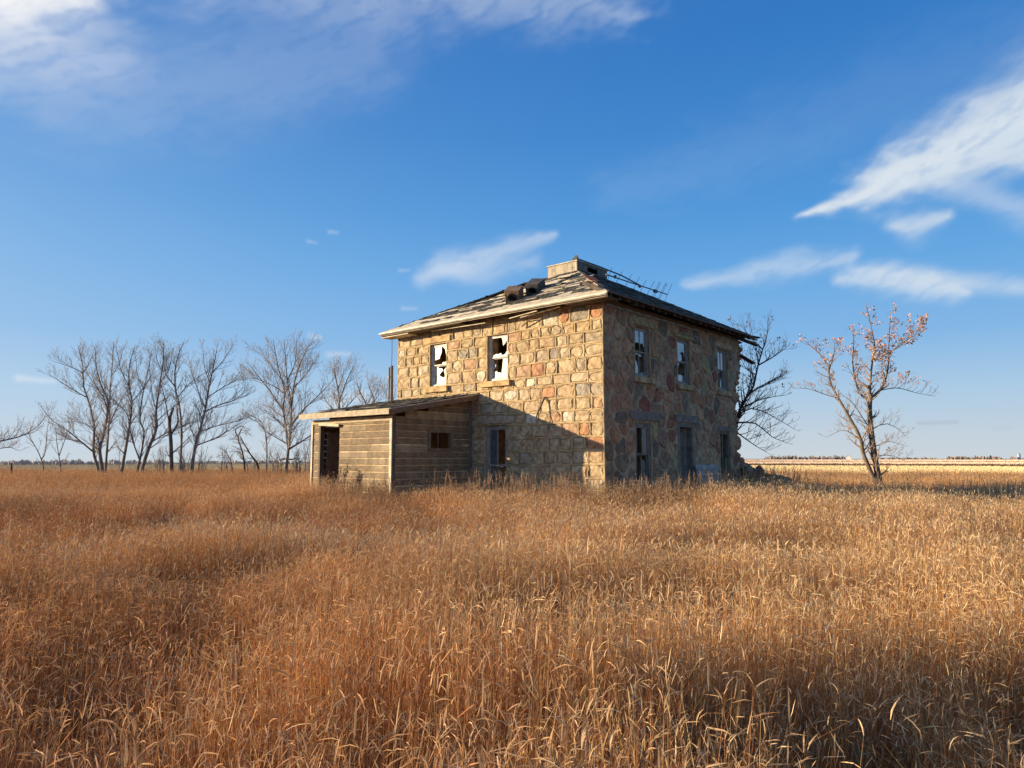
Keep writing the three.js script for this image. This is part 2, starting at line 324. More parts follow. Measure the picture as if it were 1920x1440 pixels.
{
  const g = polar(0.6, 6000, -180, 180, 70, 144, 0);
  const c = g.v(0, landH(0, 0), 0, 0, 0); for (let i = 0; i < 144; i++) g.t(c, i, i + 1);
  tag(g.build('ground', M.soil, null, true), 'brown soil and litter under the tall dry grass', null, null, 'structure');
  const fld = (name, r0, r1, a0, a1, col, rep_, lift, label) => tag(polar(r0, r1, a0, a1, 10, 60, lift).build(name, std(col, { map: rep(fieldTex, rep_) }), null, true), label, null, null, 'structure');
  fld('yellow_stubble_field', (t) => 70 + 8 * vnoise(t * 30, 3), 182, -2, 75, [0.66, 0.47, 0.19], 0.05, 0.004, 'yellow stubble field behind the house to the right');
  fld('ditch_strip', 182, 212, -2, 75, [0.2, 0.13, 0.07], 0.05, 0.008, 'dark narrow ditch line between the yellow and the pink fields');
  fld('pink_stubble_field', 212, 440, -2, 75, [0.66, 0.45, 0.29], 0.03, 0.012, 'pinkish harvested field beyond the dark ditch line');
  fld('pale_field', 440, 480, -2, 75, [0.45, 0.3, 0.18], 0.03, 0.016, 'brown weedy strip beyond the pinkish field');
  fld('far_stubble_field', 480, 1500, -2, 75, [0.68, 0.49, 0.33], 0.02, 0.02, 'pale harvested field reaching the right horizon');
  fld('far_dark_strip', 1500, 5900, -2, 75, [0.3, 0.25, 0.2], 0.01, 0.024, 'brown strip of land at the right horizon');
  fld('left_stubble_field', (t) => 84 + 10 * vnoise(t * 40, 9), 700, -75, -2, [0.68, 0.47, 0.23], 0.03, 0.004, 'yellow stubble field behind the row of bare trees');
  fld('left_far_land', 700, 5900, -75, -2, [0.16, 0.15, 0.14], 0.01, 0.008, 'dark land on the left horizon');
}

// ------------------------------------------------------------ the stone house (x along the sunlit front, z along the shaded side, both from the near corner)
const HOME = V(2.404, 0, -18.601), HTURN = R(138.7);
const house = thing('stone_house', 'abandoned two-storey fieldstone farmhouse with broken windows and decaying shingle roof', 'house', HOME, HTURN);
const hx = V(Math.cos(HTURN), 0, -Math.sin(HTURN)), hz = V(Math.sin(HTURN), 0, Math.cos(HTURN));
const atHouse = (x, y, z) => HOME.clone().addScaledVector(hx, x).addScaledVector(hz, z).setY(y);
const inHouse = (x, z) => { const d = V(x - HOME.x, 0, z - HOME.z); return [d.dot(hx), d.dot(hz)]; };
const WX = 8.4, WZ = 8.6, TOP = 5.86;
const frontOpen = [[6.0, 4.02, 6.78, 5.4], [3.38, 4.02, 4.2, 5.42], [3.4, 0.45, 4.26, 2.68]];              // x0 y0 x1 y1
const sideOpen = [[1.6, 4.02, 2.39, 5.43], [4.06, 4.0, 4.84, 5.39], [6.84, 4.0, 7.62, 5.39], [1.53, 0.95, 2.37, 2.7], [3.97, 0.45, 4.97, 2.76], [6.85, 0.9, 7.62, 2.6]];  // z0 y0 z1 y1
function wallShape(pts, holes) {
  const s = new THREE.Shape(pts.map((p) => new THREE.Vector2(...p)));
  for (const [a, b, c, d] of holes) s.holes.push(new THREE.Path([[a, b], [a, d], [c, d], [c, b]].map((p) => new THREE.Vector2(...p))));
  return s;
}
function extr(shape, depth) { return new THREE.ExtrudeGeometry(shape, { depth, bevelEnabled: false }); }
let stoneCount = 0;
const stoneJobs = [];                               // [area in the picture, function(parent)] so that the largest 300 become parts

// front wall: coursed stones in raised mortar
const front = part('front_wall', house);
{
  const g = extr(wallShape([[0.5, -0.3], [WX, -0.3], [WX, TOP], [0.5, TOP]], frontOpen), 0.45);
  g.translate(0, 0, 0.05);
  addMesh('wall_core', g, M.mortarTan, front);
  const gc = new THREE.BoxGeometry(0.43, TOP + 0.3, 0.02); gc.translate(0.285, (TOP - 0.3) / 2, 0.062);
  const mort = new GB(), bead = new GB(), G = rngOf(5);
  const wv = (x, y) => y + (x > 0.01 ? (fbm(x * 0.8 + 11, y * 0.7 + 5, 2) - 0.5) * 0.075 : 0) * sstep(0, 0.12, TOP - y);
  const cell = (x0, y0, x1, y1) => {
    const w = x1 - x0, h = y1 - y0, ins = rr(0.012, 0.03, G), N = 12;
    const out = [], line = [], cut = (G() < 0.16 ? rr(0.14, 0.28, G) : rr(0.02, 0.13, G)) * Math.min(w, h);
    for (let k = 0; k < N; k++) {
      const side = Math.floor(k / 3), t = (k % 3) / 3;
      const [px, py] = side === 0 ? [t, 0] : side === 1 ? [1, t] : side === 2 ? [1 - t, 1] : [0, 1 - t];
      out.push([x0 + px * w, y0 + py * h]);
      let lx = lerp(x0 + ins, x1 - ins, px), ly = lerp(y0 + ins, y1 - ins, py);
      if (k % 3 === 0) { const cx = (x0 + x1) / 2 - lx, cy = (y0 + y1) / 2 - ly, l = Math.hypot(cx, cy), c2 = cut * rr(0.4, 1.3, G); lx += cx / l * c2; ly += cy / l * c2; }
      else { lx += rr(-0.012, 0.03, G) * (px === 0 ? 1 : px === 1 ? -1 : 0.4); ly += rr(-0.012, 0.026, G) * (py === 0 ? 1 : py === 1 ? -1 : 0.4); }
      line.push([lx, ly]);
    }
    for (const p of [...out, ...line]) p[1] = wv(p[0], p[1]);
    const oz = out.map(() => 0), a = out.map((p, k) => mort.v(p[0], p[1], oz[k], p[0], p[1])), b = line.map((p) => mort.v(p[0], p[1], rr(-0.006, 0.006, G), p[0], p[1])), d = line.map((p) => mort.v(p[0], p[1], 0.042, p[0] + 0.05, p[1]));
    for (let k = 0; k < N; k++) { const e = (k + 1) % N; mort.q(a[k], a[e], b[e], b[k]); mort.q(b[k], b[e], d[e], d[k]); }
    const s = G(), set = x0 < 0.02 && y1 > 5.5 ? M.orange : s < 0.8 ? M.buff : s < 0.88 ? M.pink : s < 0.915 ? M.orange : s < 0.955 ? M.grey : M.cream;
    const mat = pick(set, G), bulge = rr(-0.012, 0.018, G), tilt = [rr(-0.06, 0.06, G), rr(-0.06, 0.06, G)], flat = set === M.cream ? 0.3 : 1, sd = Math.floor(G() * 1e6);
    stoneJobs.push([w * h * (y0 < 1 ? 0.3 : 1) * 1.2, front, (gb) => {
      const Q = rngOf(sd), cx = (x0 + x1) / 2 + rr(-0.04, 0.04, Q), cy = (y0 + y1) / 2 + rr(-0.04, 0.04, Q), ou = Q() * 5;
      const r0 = line.map((p) => gb.v(lerp(cx, p[0], 1.02), lerp(cy, p[1], 1.02), 0.034, p[0] + ou, p[1]));
      const r1 = line.map((p) => { const f = rr(0.7, 0.96, Q), x = lerp(cx, p[0], f), y = lerp(cy, p[1], f); return gb.v(x, y, 0.006 - (bulge + rr(-0.012, 0.016, Q) * flat) * 0.8 + (x - cx) * tilt[0] + (y - cy) * tilt[1], x + ou, y); });
      const c = gb.v(cx, cy, 0.004 - bulge - rr(0, 0.02, Q) * flat, cx + ou, cy);
      for (let k = 0; k < N; k++) { const e = (k + 1) % N; gb.q(r0[k], r0[e], r1[e], r1[k]); gb.t(r1[k], r1[e], c); }
    }, mat]);
  };
  const plain = (x0, y0, x1, y1) => { if (x1 - x0 > 0.002 && y1 - y0 > 0.002) { const A = mort.v(x0, y0, 0, x0, y0), B = mort.v(x1, y0, 0, x1, y0), C = mort.v(x1, y1, 0, x1, y1), D = mort.v(x0, y1, 0, x0, y1); mort.q(A, B, C, D); } };
  const ys = [TOP]; while (ys[ys.length - 1] > 0.72) ys.push(ys[ys.length - 1] - rr(0.315, 0.395, G));
  const edges = [...frontOpen.flatMap((o) => [o[1], o[3]])];
  for (let k = 1; k < ys.length; k++) for (const e of edges) if (Math.abs(ys[k] - e) < 0.16) ys[k] = e;
  const vjoint = (x, y0, y1) => bead.abox(x - 0.011 + rr(-0.004, 0.004, G), wv(x, y0) + 0.012, -0.014, x + 0.011 + rr(-0.004, 0.004, G), wv(x, y1) - 0.012, 0.004);
  const xmax = (y) => (y < 3.3 ? 4.86 : WX);          // behind the lean-to the wall is bare mortar
  for (let k = 0; k + 1 < ys.length; k++) {
    const y1 = ys[k], y0 = ys[k + 1]; let segs = [[0, xmax(y0)]];
    for (const [a, b, c, d] of frontOpen) {
      if (y1 <= b + 0.02 || y0 >= d - 0.02) continue;
      segs = segs.flatMap(([p, q]) => (a >= q || c <= p ? [[p, q]] : [[p, a], [c, q]].filter(([m, n]) => n - m > 0.03)));
      if (y0 < b) plain(a, y0, c, b);
      if (y1 > d) plain(a, d, c, y1);
    }
    if (xmax(y0) < WX) plain(xmax(y0), y0, WX, y1);
    for (const [p, q] of segs) {
      const xs = [p]; while (q - xs[xs.length - 1] > 0.72) xs.push(xs[xs.length - 1] + rr(0.34, 0.66, G));
      xs.push(q);
      for (let m = 0; m + 1 < xs.length; m++) {
        const x0 = xs[m], x1 = xs[m + 1];
        if (x1 - x0 < 0.16) plain(x0, y0, x1, y1);
        else cell(x0, y0, x1, y1);
        if (m) vjoint(x0, y0, y1);
        bead.box(V(x0, wv(x0, y1) - 0.011 + rr(-0.004, 0.004, G), -0.015), V(x1 - x0, wv(x1, y1) - wv(x0, y1), 0), V(0, 0.022, 0), V(0, 0, 0.02));
      }
    }
  }
  plain(0, -0.3, WX, ys[ys.length - 1]);
  // reveals and the near corner's own side
  for (const [a, b, c, d] of frontOpen) { mort.quad(V(a, b, 0), V(a, d, 0), V(a, d, 0.06), V(a, b, 0.06)); mort.quad(V(c, b, 0), V(c, d, 0), V(c, d, 0.06), V(c, b, 0.06)); mort.quad(V(a, d, 0), V(c, d, 0), V(c, d, 0.06), V(a, d, 0.06)); mort.quad(V(a, b, 0), V(c, b, 0), V(c, b, 0.06), V(a, b, 0.06)); }
  mort.quad(V(0, -0.3, 0), V(0, TOP, 0), V(0, TOP, 0.06), V(0, -0.3, 0.06));
  mort.quad(V(WX, -0.3, 0), V(WX, TOP, 0), V(WX, TOP, 0.06), V(WX, -0.3, 0.06));
  mort.quad(V(0, TOP, 0), V(WX, TOP, 0), V(WX, TOP, 0.06), V(0, TOP, 0.06));
  mort.quad(V(0.0, -0.3, 0.056), V(0.505, -0.3, 0.056), V(0.505, TOP, 0.056), V(0.0, TOP, 0.056));
  mort.build('mortar', M.mortarTan, front);
  tag(bead.build('pointing', M.mortarTan, front), null, null, null, 'stuff');
}
// shaded side wall: irregular fieldstones, its far end fallen away
const side = part('side_wall', house);
const ragged = [[WZ, TOP], [8.62, 5.5], [8.52, 5.3], [8.66, 4.95], [8.5, 4.6], [8.28, 4.3], [8.2, 4.05], [8.24, 3.75], [8.12, 3.4], [8.2, 3.2], [8.14, 2.95], [8.3, 2.7], [8.16, 2.45], [8.28, 2.2], [8.14, 1.95], [8.4, 1.75], [8.62, 1.6], [8.7, 1.35], [8.62, 1.1], [8.9, 0.8], [9.0, -0.3]];
const zEnd = (y) => { for (let k = 0; k + 1 < ragged.length; k++) { const [a, b] = ragged[k], [c, d] = ragged[k + 1]; if (y <= b && y >= d) return lerp(a, c, (b - y) / (b - d + 1e-6)); } return WZ; };
{
  const g = extr(wallShape([[0.06, -0.3], [0.06, TOP], ...ragged], sideOpen), 0.48);
  g.rotateY(-Math.PI / 2); g.translate(0.48, 0, 0);  // shape x becomes z, the thickness runs along x from 0 to 0.48
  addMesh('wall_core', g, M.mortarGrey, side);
  const G = rngOf(31), seeds = [];
  for (let j = 0; j < 14; j++) for (let i = 0; i < 17; i++) {
    const y = 0.42 + j * 0.4 + rr(-0.17, 0.17, G), z = 0.2 + i * 0.54 + (j % 2) * 0.27 + rr(-0.23, 0.23, G);
    if (G() < 0.14) continue;
    if (y < TOP + 0.1 && z < zEnd(Math.min(y, TOP)) + 0.1) seeds.push([z, y]);
  }
  const clip = (poly, nx, ny, d) => { const o = []; for (let k = 0; k < poly.length; k++) { const a = poly[k], b = poly[(k + 1) % poly.length], da = a[0] * nx + a[1] * ny - d, db = b[0] * nx + b[1] * ny - d; if (da <= 0) o.push(a); if (da * db < 0) { const t = da / (da - db); o.push([lerp(a[0], b[0], t), lerp(a[1], b[1], t)]); } } return o; };
  for (const s of seeds) {
    let P = [[s[0] - 0.6, s[1] - 0.5], [s[0] + 0.6, s[1] - 0.5], [s[0] + 0.6, s[1] + 0.5], [s[0] - 0.6, s[1] + 0.5]];
    for (const q of seeds) if (q !== s) { const dx = q[0] - s[0], dy = q[1] - s[1], l = Math.hypot(dx, dy); if (l < 1.6) P = clip(P, dx / l, dy / l, (s[0] * dx + s[1] * dy) / l + l / 2); }
    P = clip(P, -1, 0, -0.01); P = clip(P, 0, 1, TOP - 0.02); P = clip(P, 0, -1, -0.3);
    let ok = P.length > 2;
    for (const [a, b, c, d] of sideOpen) {
      const m = 0.06, pen = [a - m - s[0], s[0] - c - m, b - m - s[1] - (b > 2 ? 0.1 : 0), s[1] - d - m - 0.05], w = pen.indexOf(Math.max(...pen));
      if (Math.max(...P.map((p) => p[0])) < a - m || Math.min(...P.map((p) => p[0])) > c + m || Math.max(...P.map((p) => p[1])) < b - m || Math.min(...P.map((p) => p[1])) > d + m) continue;
      if (pen[w] < -0.12) { ok = false; break; }
      P = w === 0 ? clip(P, 1, 0, a - m) : w === 1 ? clip(P, -1, 0, -c - m) : w === 2 ? clip(P, 0, 1, b - m) : clip(P, 0, -1, -d - m);
      if (P.length < 3) { ok = false; break; }
    }
    if (!ok) continue;
    let ar = 0, cx = 0, cy = 0; for (let k = 0; k < P.length; k++) { const a = P[k], b = P[(k + 1) % P.length], cr = a[0] * b[1] - b[0] * a[1]; ar += cr; cx += (a[0] + b[0]) * cr; cy += (a[1] + b[1]) * cr; }
    ar /= 2; cx /= 6 * ar; cy /= 6 * ar; ar = Math.abs(ar);
    if (ar < 0.025 || cx > zEnd(Math.min(cy, TOP - 0.01)) - 0.04) continue;
    const gap = rr(0.006, 0.022, G), N = 11, ring = [];
    for (let k = 0; k < N; k++) {                    // round the cell off: the nearer of the shrunk edge and a soft radius
      const a = k / N * 2 * Math.PI + rr(-0.12, 0.12, G), dx = Math.cos(a), dy = Math.sin(a); let t = 9;
      for (let m = 0; m < P.length; m++) { const p = P[m], q = P[(m + 1) % P.length], ex = q[0] - p[0], ey = q[1] - p[1], l = Math.hypot(ex, ey), nx = ey / l, ny = -ex / l, den = dx * nx + dy * ny, dist = (p[0] - cx) * nx + (p[1] - cy) * ny; const sg = dist < 0 ? -1 : 1; if (den * sg > 1e-4) t = Math.min(t, (Math.abs(dist) - gap) / (den * sg)); }
      const soft = Math.sqrt(ar / Math.PI) * 1.34; t = Math.min(t, soft * rr(0.94, 1.08, G));
      t = Math.max(t, 0.05); ring.push([cx + dx * t, cy + dy * t]);
    }
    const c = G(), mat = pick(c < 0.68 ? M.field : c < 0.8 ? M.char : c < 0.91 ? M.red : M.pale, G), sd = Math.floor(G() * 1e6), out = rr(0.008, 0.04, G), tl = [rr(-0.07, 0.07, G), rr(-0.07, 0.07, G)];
    stoneJobs.push([ar * (cy < 1 ? 0.3 : 1) * 0.8, side, (gb) => {
      const Q = rngOf(sd), ou = Q() * 5;
      const r0 = ring.map((p) => gb.v(0.012, p[1], p[0], p[0] + ou, p[1]));
      const r1 = ring.map((p) => { const f = rr(0.76, 0.9, Q), z = lerp(cx, p[0], f), y = lerp(cy, p[1], f); return gb.v(-out * rr(0.7, 1.1, Q) + (z - cx) * tl[0] + (y - cy) * tl[1], y, z, z + ou, y); });
      const k0 = gb.v(-out * 1.15, cy + rr(-0.03, 0.03, Q), cx + rr(-0.03, 0.03, Q), cx + ou, cy);
      for (let k = 0; k < N; k++) { const e = (k + 1) % N; gb.q(r0[k], r0[e], r1[e], r1[k]); gb.t(r1[k], r1[e], k0); }
    }, mat]);
  }
}
// the largest 300 stones are parts, the small rest one part on each wall
{
  stoneJobs.sort((a, b) => b[0] - a[0]);
  const restF = new Map();
  stoneJobs.forEach(([, parent, fn, mat], k) => {
    if (k < 300) { const g = new GB(); fn(g); g.build('stone', mat, parent); return; }
    if (!restF.has(parent)) restF.set(parent, new GB());
    fn(restF.get(parent));
  });
  for (const [p, g] of restF) tag(g.build('small_stones', p === front ? M.buff[1] : M.field[0], p), null, null, null, 'stuff');
  console.log('stones', stoneJobs.length);
}
// ragged stones that stick out of the broken end
{
  const G = rngOf(9), g = new GB();
  for (let y = 0.6; y < 5.6; y += rr(0.16, 0.3, G)) for (let x = 0.02; x < 0.5; x += rr(0.14, 0.3, G)) {
    const z = zEnd(y) + rr(-0.14, 0.03, G), r = rr(0.08, 0.17, G), ge = new THREE.IcosahedronGeometry(r, 0), p = ge.attributes.position;
    const base = g.n, rot = new THREE.Euler(G() * 6, G() * 6, G() * 6), v = V(0, 0, 0);
    for (let k = 0; k < p.count; k++) { v.fromBufferAttribute(p, k).applyEuler(rot); v.y *= 0.8; g.v(x + v.x, y + v.y, z + v.z, v.x * 1.3 + v.z, v.y * 1.3); }
    for (let k = 0; k < p.count; k += 3) g.t(base + k, base + k + 1, base + k + 2);
  }
  tag(g.build('broken_edge_stones', M.field[4], side), null, null, null, 'stuff');
}
// left and back walls, floors and an inner partition
{
  const leftOpen = [[1.9, 4.02, 2.55, 5.4], [5.9, 4.02, 6.8, 5.4], [2.0, 0.95, 3.0, 2.7]];  // openings added in this unseen wall to let sun into the rooms
  const g = extr(wallShape([[0.5, -0.3], [0.5, TOP], [WZ - 0.5, TOP], [WZ - 0.5, -0.3]], leftOpen), 0.5);
  g.rotateY(-Math.PI / 2); g.translate(WX, 0, 0);
  addMesh('left_wall', g, M.mortarTan, house);
  const b = extr(wallShape([[0.6, -0.3], [0.7, 1.2], [0.9, 2.4], [0.95, 3.6], [0.65, 4.6], [0.5, TOP], [WX, TOP], [WX, -0.3]], [[3, 4.02, 3.9, 5.4], [5.6, 0.95, 6.5, 2.7]]), 0.5);
  b.translate(0, 0, WZ - 0.5);
  addMesh('back_wall', b, M.mortarTan, house);
  const f = new GB(); f.abox(0.48, 3.12, 0.5, WX - 0.5, 3.36, WZ - 0.5); f.build('upper_floor', M.brownWood, house);
  const f1 = new GB(); f1.abox(0.48, 0.2, 0.5, WX - 0.5, 0.42, WZ - 0.5); f1.build('ground_floor', M.brownWood, house);
  const cl = new GB(); cl.abox(0.48, TOP - 0.1, 0.5, 3.0, TOP - 0.04, WZ - 0.5); cl.abox(5.3, TOP - 0.1, 0.5, WX - 0.5, TOP - 0.04, WZ - 0.5); cl.build('ceiling', M.brownWood, house);
  const pl = new GB(); pl.abox(2.9, 3.36, 2.9, WX - 0.5, TOP - 0.1, 3.02); pl.abox(3.0, 3.36, 3.02, 3.1, TOP - 0.1, WZ - 0.5); pl.abox(0.48, 3.36, 3.3, 2.1, TOP - 0.1, 3.4);
  pl.abox(2.8, 0.42, 3.2, WX - 0.5, 3.12, 3.32); pl.abox(2.7, 0.42, 3.32, 2.8, 3.12, WZ - 0.5);
  pl.build('inner_wall', M.plaster, house);
  const st = new GB(); for (let x = 3.2; x < 7.8; x += 0.42) st.abox(x, 3.36, 2.82, x + 0.06, TOP - 0.1, 2.898); st.build('wall_studs', M.brownWood, house);
}
// windows: on the front wall the plane is z, on the side wall x
const onFront = (a, y, d) => V(a, y, d), onSide = (a, y, d) => V(d, y, a);
const axF = [V(1, 0, 0), V(0, 1, 0), V(0, 0, 1)], axS = [V(0, 0, 1), V(0, 1, 0), V(1, 0, 0)];
function slab(gb, pl, a0, y0, a1, y1, d0, d1) { const ax = pl === onFront ? axF : axS; gb.box(pl(a0, y0, d0), ax[0].clone().multiplyScalar(a1 - a0), V(0, y1 - y0, 0), ax[2].clone().multiplyScalar(d1 - d0)); return gb; }
function shard(parent, pl, pts, d, mat, name = 'pane') {
  const n = new THREE.Shape(pts.map((p) => new THREE.Vector2(...p))), g = new THREE.ShapeGeometry(n), p = g.attributes.position;
  for (let k = 0; k < p.count; k++) { const w = pl(p.getX(k), p.getY(k), d + 0.0); p.setXYZ(k, w.x, w.y, w.z); }
  g.deleteAttribute('normal'); g.computeVertexNormals();
  return addMesh(name, g, mat, parent);
}
// window in an opening: frame, meeting rail, optional upright bar, and panes given in fractions of the glazed area
function windowUnit(pl, [a0, y0, a1, y1], o) {
  const w = part('window', house), d = o.depth ?? 0.1, fw = o.fw ?? 0.055, fr = new GB();
  slab(fr, pl, a0 + 0.002, y0 + 0.002, a0 + fw, y1 - 0.002, d, d + 0.09); slab(fr, pl, a1 - fw, y0 + 0.002, a1 - 0.002, y1 - 0.002, d, d + 0.09);
  slab(fr, pl, a0 + fw, y1 - fw, a1 - fw, y1 - 0.002, d + 0.002, d + 0.088); slab(fr, pl, a0 + fw, y0 + 0.002, a1 - fw, y0 + fw * 1.1, d + 0.002, d + 0.088);
  fr.build('frame', o.mat, w);
  const A0 = a0 + fw, A1 = a1 - fw, Y0 = y0 + fw * 1.1, Y1 = y1 - fw, ym = lerp(Y0, Y1, o.rail ?? 0.49), sw = o.sw ?? 0.032;
  const sash = (b, t, dd) => { const s = new GB(); slab(s, pl, A0 + 0.002, b, A0 + sw, t, dd, dd + 0.035); slab(s, pl, A1 - sw, b, A1 - 0.002, t, dd, dd + 0.035); slab(s, pl, A0 + sw, t - sw, A1 - sw, t - 0.001, dd + 0.001, dd + 0.034); slab(s, pl, A0 + sw, b + 0.001, A1 - sw, b + sw, dd + 0.001, dd + 0.034); if (o.bar) slab(s, pl, (A0 + A1) / 2 - 0.012, b + sw, (A0 + A1) / 2 + 0.012, t - sw, dd + 0.004, dd + 0.03); s.build('sash', o.mat, w); };
  if (o.upper !== false) sash(ym, Y1 - 0.001, d + 0.01);
  if (o.lower !== false) sash(Y0 + 0.001, ym + sw * 0.4, d + 0.048);
  for (const [up, pts, m] of o.panes ?? []) {
    const b = up ? ym + sw : Y0 + sw, t = up ? Y1 - sw : ym - sw * 0.6;
    shard(w, pl, pts.map(([x, y]) => [lerp(A0 + sw, A1 - sw, x), lerp(b, t, y)]), d + (up ? 0.028 : 0.066), m ?? o.glass);
  }
  return w;
}
const big = { mat: M.white, glass: M.dustyGlass, depth: 0.085, fw: 0.06, sw: 0.04 };
// x runs to the left as seen, so 0 is the right-hand edge of a front window
windowUnit(onFront, frontOpen[0], { ...big, panes: [
  [1, [[1, 1], [0.42, 1], [0.4, 0.82], [0.44, 0.62], [0.54, 0.48], [0.58, 0.34], [0.9, 0.28], [1, 0.16]]],
  [1, [[0, 1], [0.3, 1], [0.12, 0.86], [0.06, 0.6], [0.0, 0.4]]], [1, [[0.36, 0], [0.0, 0], [0.02, 0.1], [0.3, 0.12]]],
  [0, [[0, 0], [1, 0], [1, 1], [0.74, 1], [0.7, 0.9], [0.42, 0.88], [0.36, 0.76], [0.66, 0.5], [0.5, 0.4], [0.36, 0.34], [0.18, 0.36], [0.22, 0.6], [0.3, 0.74], [0.12, 0.9], [0, 0.95]]] ] });
windowUnit(onFront, frontOpen[1], { ...big, panes: [
  [1, [[0.4, 1], [0, 1], [0.05, 0.78], [0.2, 0.62], [0.28, 0.56], [0.33, 0.9]]], [1, [[0, 0], [1, 0], [0.96, 0.08], [0.7, 0.17], [0.62, 0.13], [0.42, 0.18], [0.34, 0.06], [0.16, 0.1], [0.06, 0.22], [0, 0.3]]], [1, [[1, 0.1], [1, 0.4], [0.94, 0.3]]],
  [0, [[0, 0], [1, 0], [1, 0.32], [0.74, 0.36], [0.7, 0.28], [0.5, 0.26], [0.44, 0.18], [0.42, 0.36], [0.38, 0.6], [0.34, 1], [0, 1]]], [0, [[1, 0.42], [0.82, 0.58], [0.8, 0.72], [0.9, 0.74], [0.9, 0.84], [1, 0.9]]] ] });
windowUnit(onFront, [3.4, 0.45, 4.26, 2.68], { mat: M.greyPaint, glass: M.dullGlass, depth: 0.06, fw: 0.075, sw: 0.05, rail: 0.46, bar: true, panes: [[1, [[0.5, 0], [1, 0], [1, 1], [0.5, 1]]], [0, [[0.5, 0], [1, 0], [1, 1], [0.5, 1]]]] });
// side wall: z runs to the right as seen
const sw_ = { mat: M.greyPaint, glass: M.skyGlass, depth: 0.07, fw: 0.055, sw: 0.035 };
windowUnit(onSide, sideOpen[0], { ...sw_, bar: true, panes: [
  [1, [[0, 1], [1, 1], [1, 0.06], [0.9, 0.24], [0.8, 0.36], [0.82, 0.44], [0.5, 0.36], [0.4, 0.42], [0.1, 0.4], [0, 0.1]]],
  [0, [[0, 0], [0, 0.6], [0.14, 0.7], [0.3, 0.6], [0.42, 0.34], [0.46, 0]]], [0, [[0, 0.82], [0, 1], [0.6, 1], [0.8, 0.9], [0.6, 0.86], [0.3, 0.96]]], [0, [[0.62, 0], [0.9, 0.16], [1, 0.02], [1, 0]]] ] });
windowUnit(onSide, sideOpen[1], { ...sw_, panes: [
  [1, [[0, 0], [0, 1], [1, 1], [1, 0.05], [0.82, 0.3], [0.8, 0.5], [0.62, 0.56], [0.5, 0.44], [0.3, 0.42], [0.56, 0.36], [0.6, 0.1], [0.5, 0]]],
  [0, [[0, 0], [1, 0], [1, 0.36], [0.7, 0.32], [0.5, 0.36], [0.24, 0.34], [0.2, 0.5], [0.3, 0.74], [0.42, 1], [0, 1]]] ] });
windowUnit(onSide, sideOpen[2], { ...sw_, bar: true, panes: [
  [1, [[0, 0], [0, 1], [1, 1], [1, 0]]], [0, [[0, 0], [0.2, 0.1], [0.36, 0.4], [0.3, 0.8], [0.46, 1], [0, 1]]], [0, [[0.4, 0], [0.56, 0.4], [0.8, 0.8], [0.7, 1], [1, 1], [1, 0]]] ] });
windowUnit(onSide, sideOpen[3], { mat: M.greyWood, glass: M.dullGlass, depth: 0.03, fw: 0.1, sw: 0.04, bar: true, panes: [[1, [[0.5, 0], [1, 0], [1, 1], [0.5, 1]]], [0, [[0.5, 0], [1, 0.2], [1, 0.7], [0.5, 0.9]]]] });
{ // the wrecked third window of the ground floor: bare frame, one leaning stile
  const w = part('window', house), g = new GB(), [a0, y0, a1, y1] = sideOpen[5];
  slab(g, onSide, a0, y0, a0 + 0.06, y1, 0.05, 0.16); slab(g, onSide, a1 - 0.06, 1.7, a1, y1, 0.05, 0.16); slab(g, onSide, a0 + 0.06, y1 - 0.08, a1 - 0.06, y1, 0.052, 0.158);
  g.bar(V(0.1, 0.9, 7.16), V(0.06, 2.5, 7.1), 0.05, 0.04, V(1, 0, 0)); g.bar(V(0.04, 0.85, 7.34), V(-0.04, 1.75, 7.12), 0.07, 0.03, V(1, 0, 0));
  g.build('frame', M.greyWood, w);
}
// doorway of the side wall with its board door half open
{
  const d = part('door', house), [a0, y0, a1, y1] = sideOpen[4], g = new GB();
  slab(g, onSide, a0 + 0.002, y0, a0 + 0.1, y1 - 0.002, -0.01, 0.2); slab(g, onSide, a1 - 0.13, y0, a1 - 0.002, y1 - 0.002, -0.01, 0.2); slab(g, onSide, a0 + 0.1, y1 - 0.1, a1 - 0.13, y1 - 0.002, -0.008, 0.198);
  g.build('frame', M.greyWood, d);
  const L = 0.7, ang = R(28);
  for (let k = 0; k < 5; k++) { const t0 = k / 5, b = new GB(); b.box(V(0.16 + Math.sin(ang) * L * t0, y0 + 0.02, a1 - 0.14 - Math.cos(ang) * L * t0), V(Math.sin(ang) * L / 5.25, 0, -Math.cos(ang) * L / 5.25), V(0, y1 - y0 - 0.14, 0), V(0.03 * Math.cos(ang), 0, 0.03 * Math.sin(ang))); b.build('door_board', M.greyWood, d); }
  const k = new GB(); k.tube([V(0.13 + Math.sin(ang) * 0.6, 1.45, a1 - 0.16 - Math.cos(ang) * 0.6), V(0.07 + Math.sin(ang) * 0.6, 1.45, a1 - 0.18 - Math.cos(ang) * 0.6)], [0.02, 0.03], 6, null, true); k.build('door_knob', M.metal, d);
}
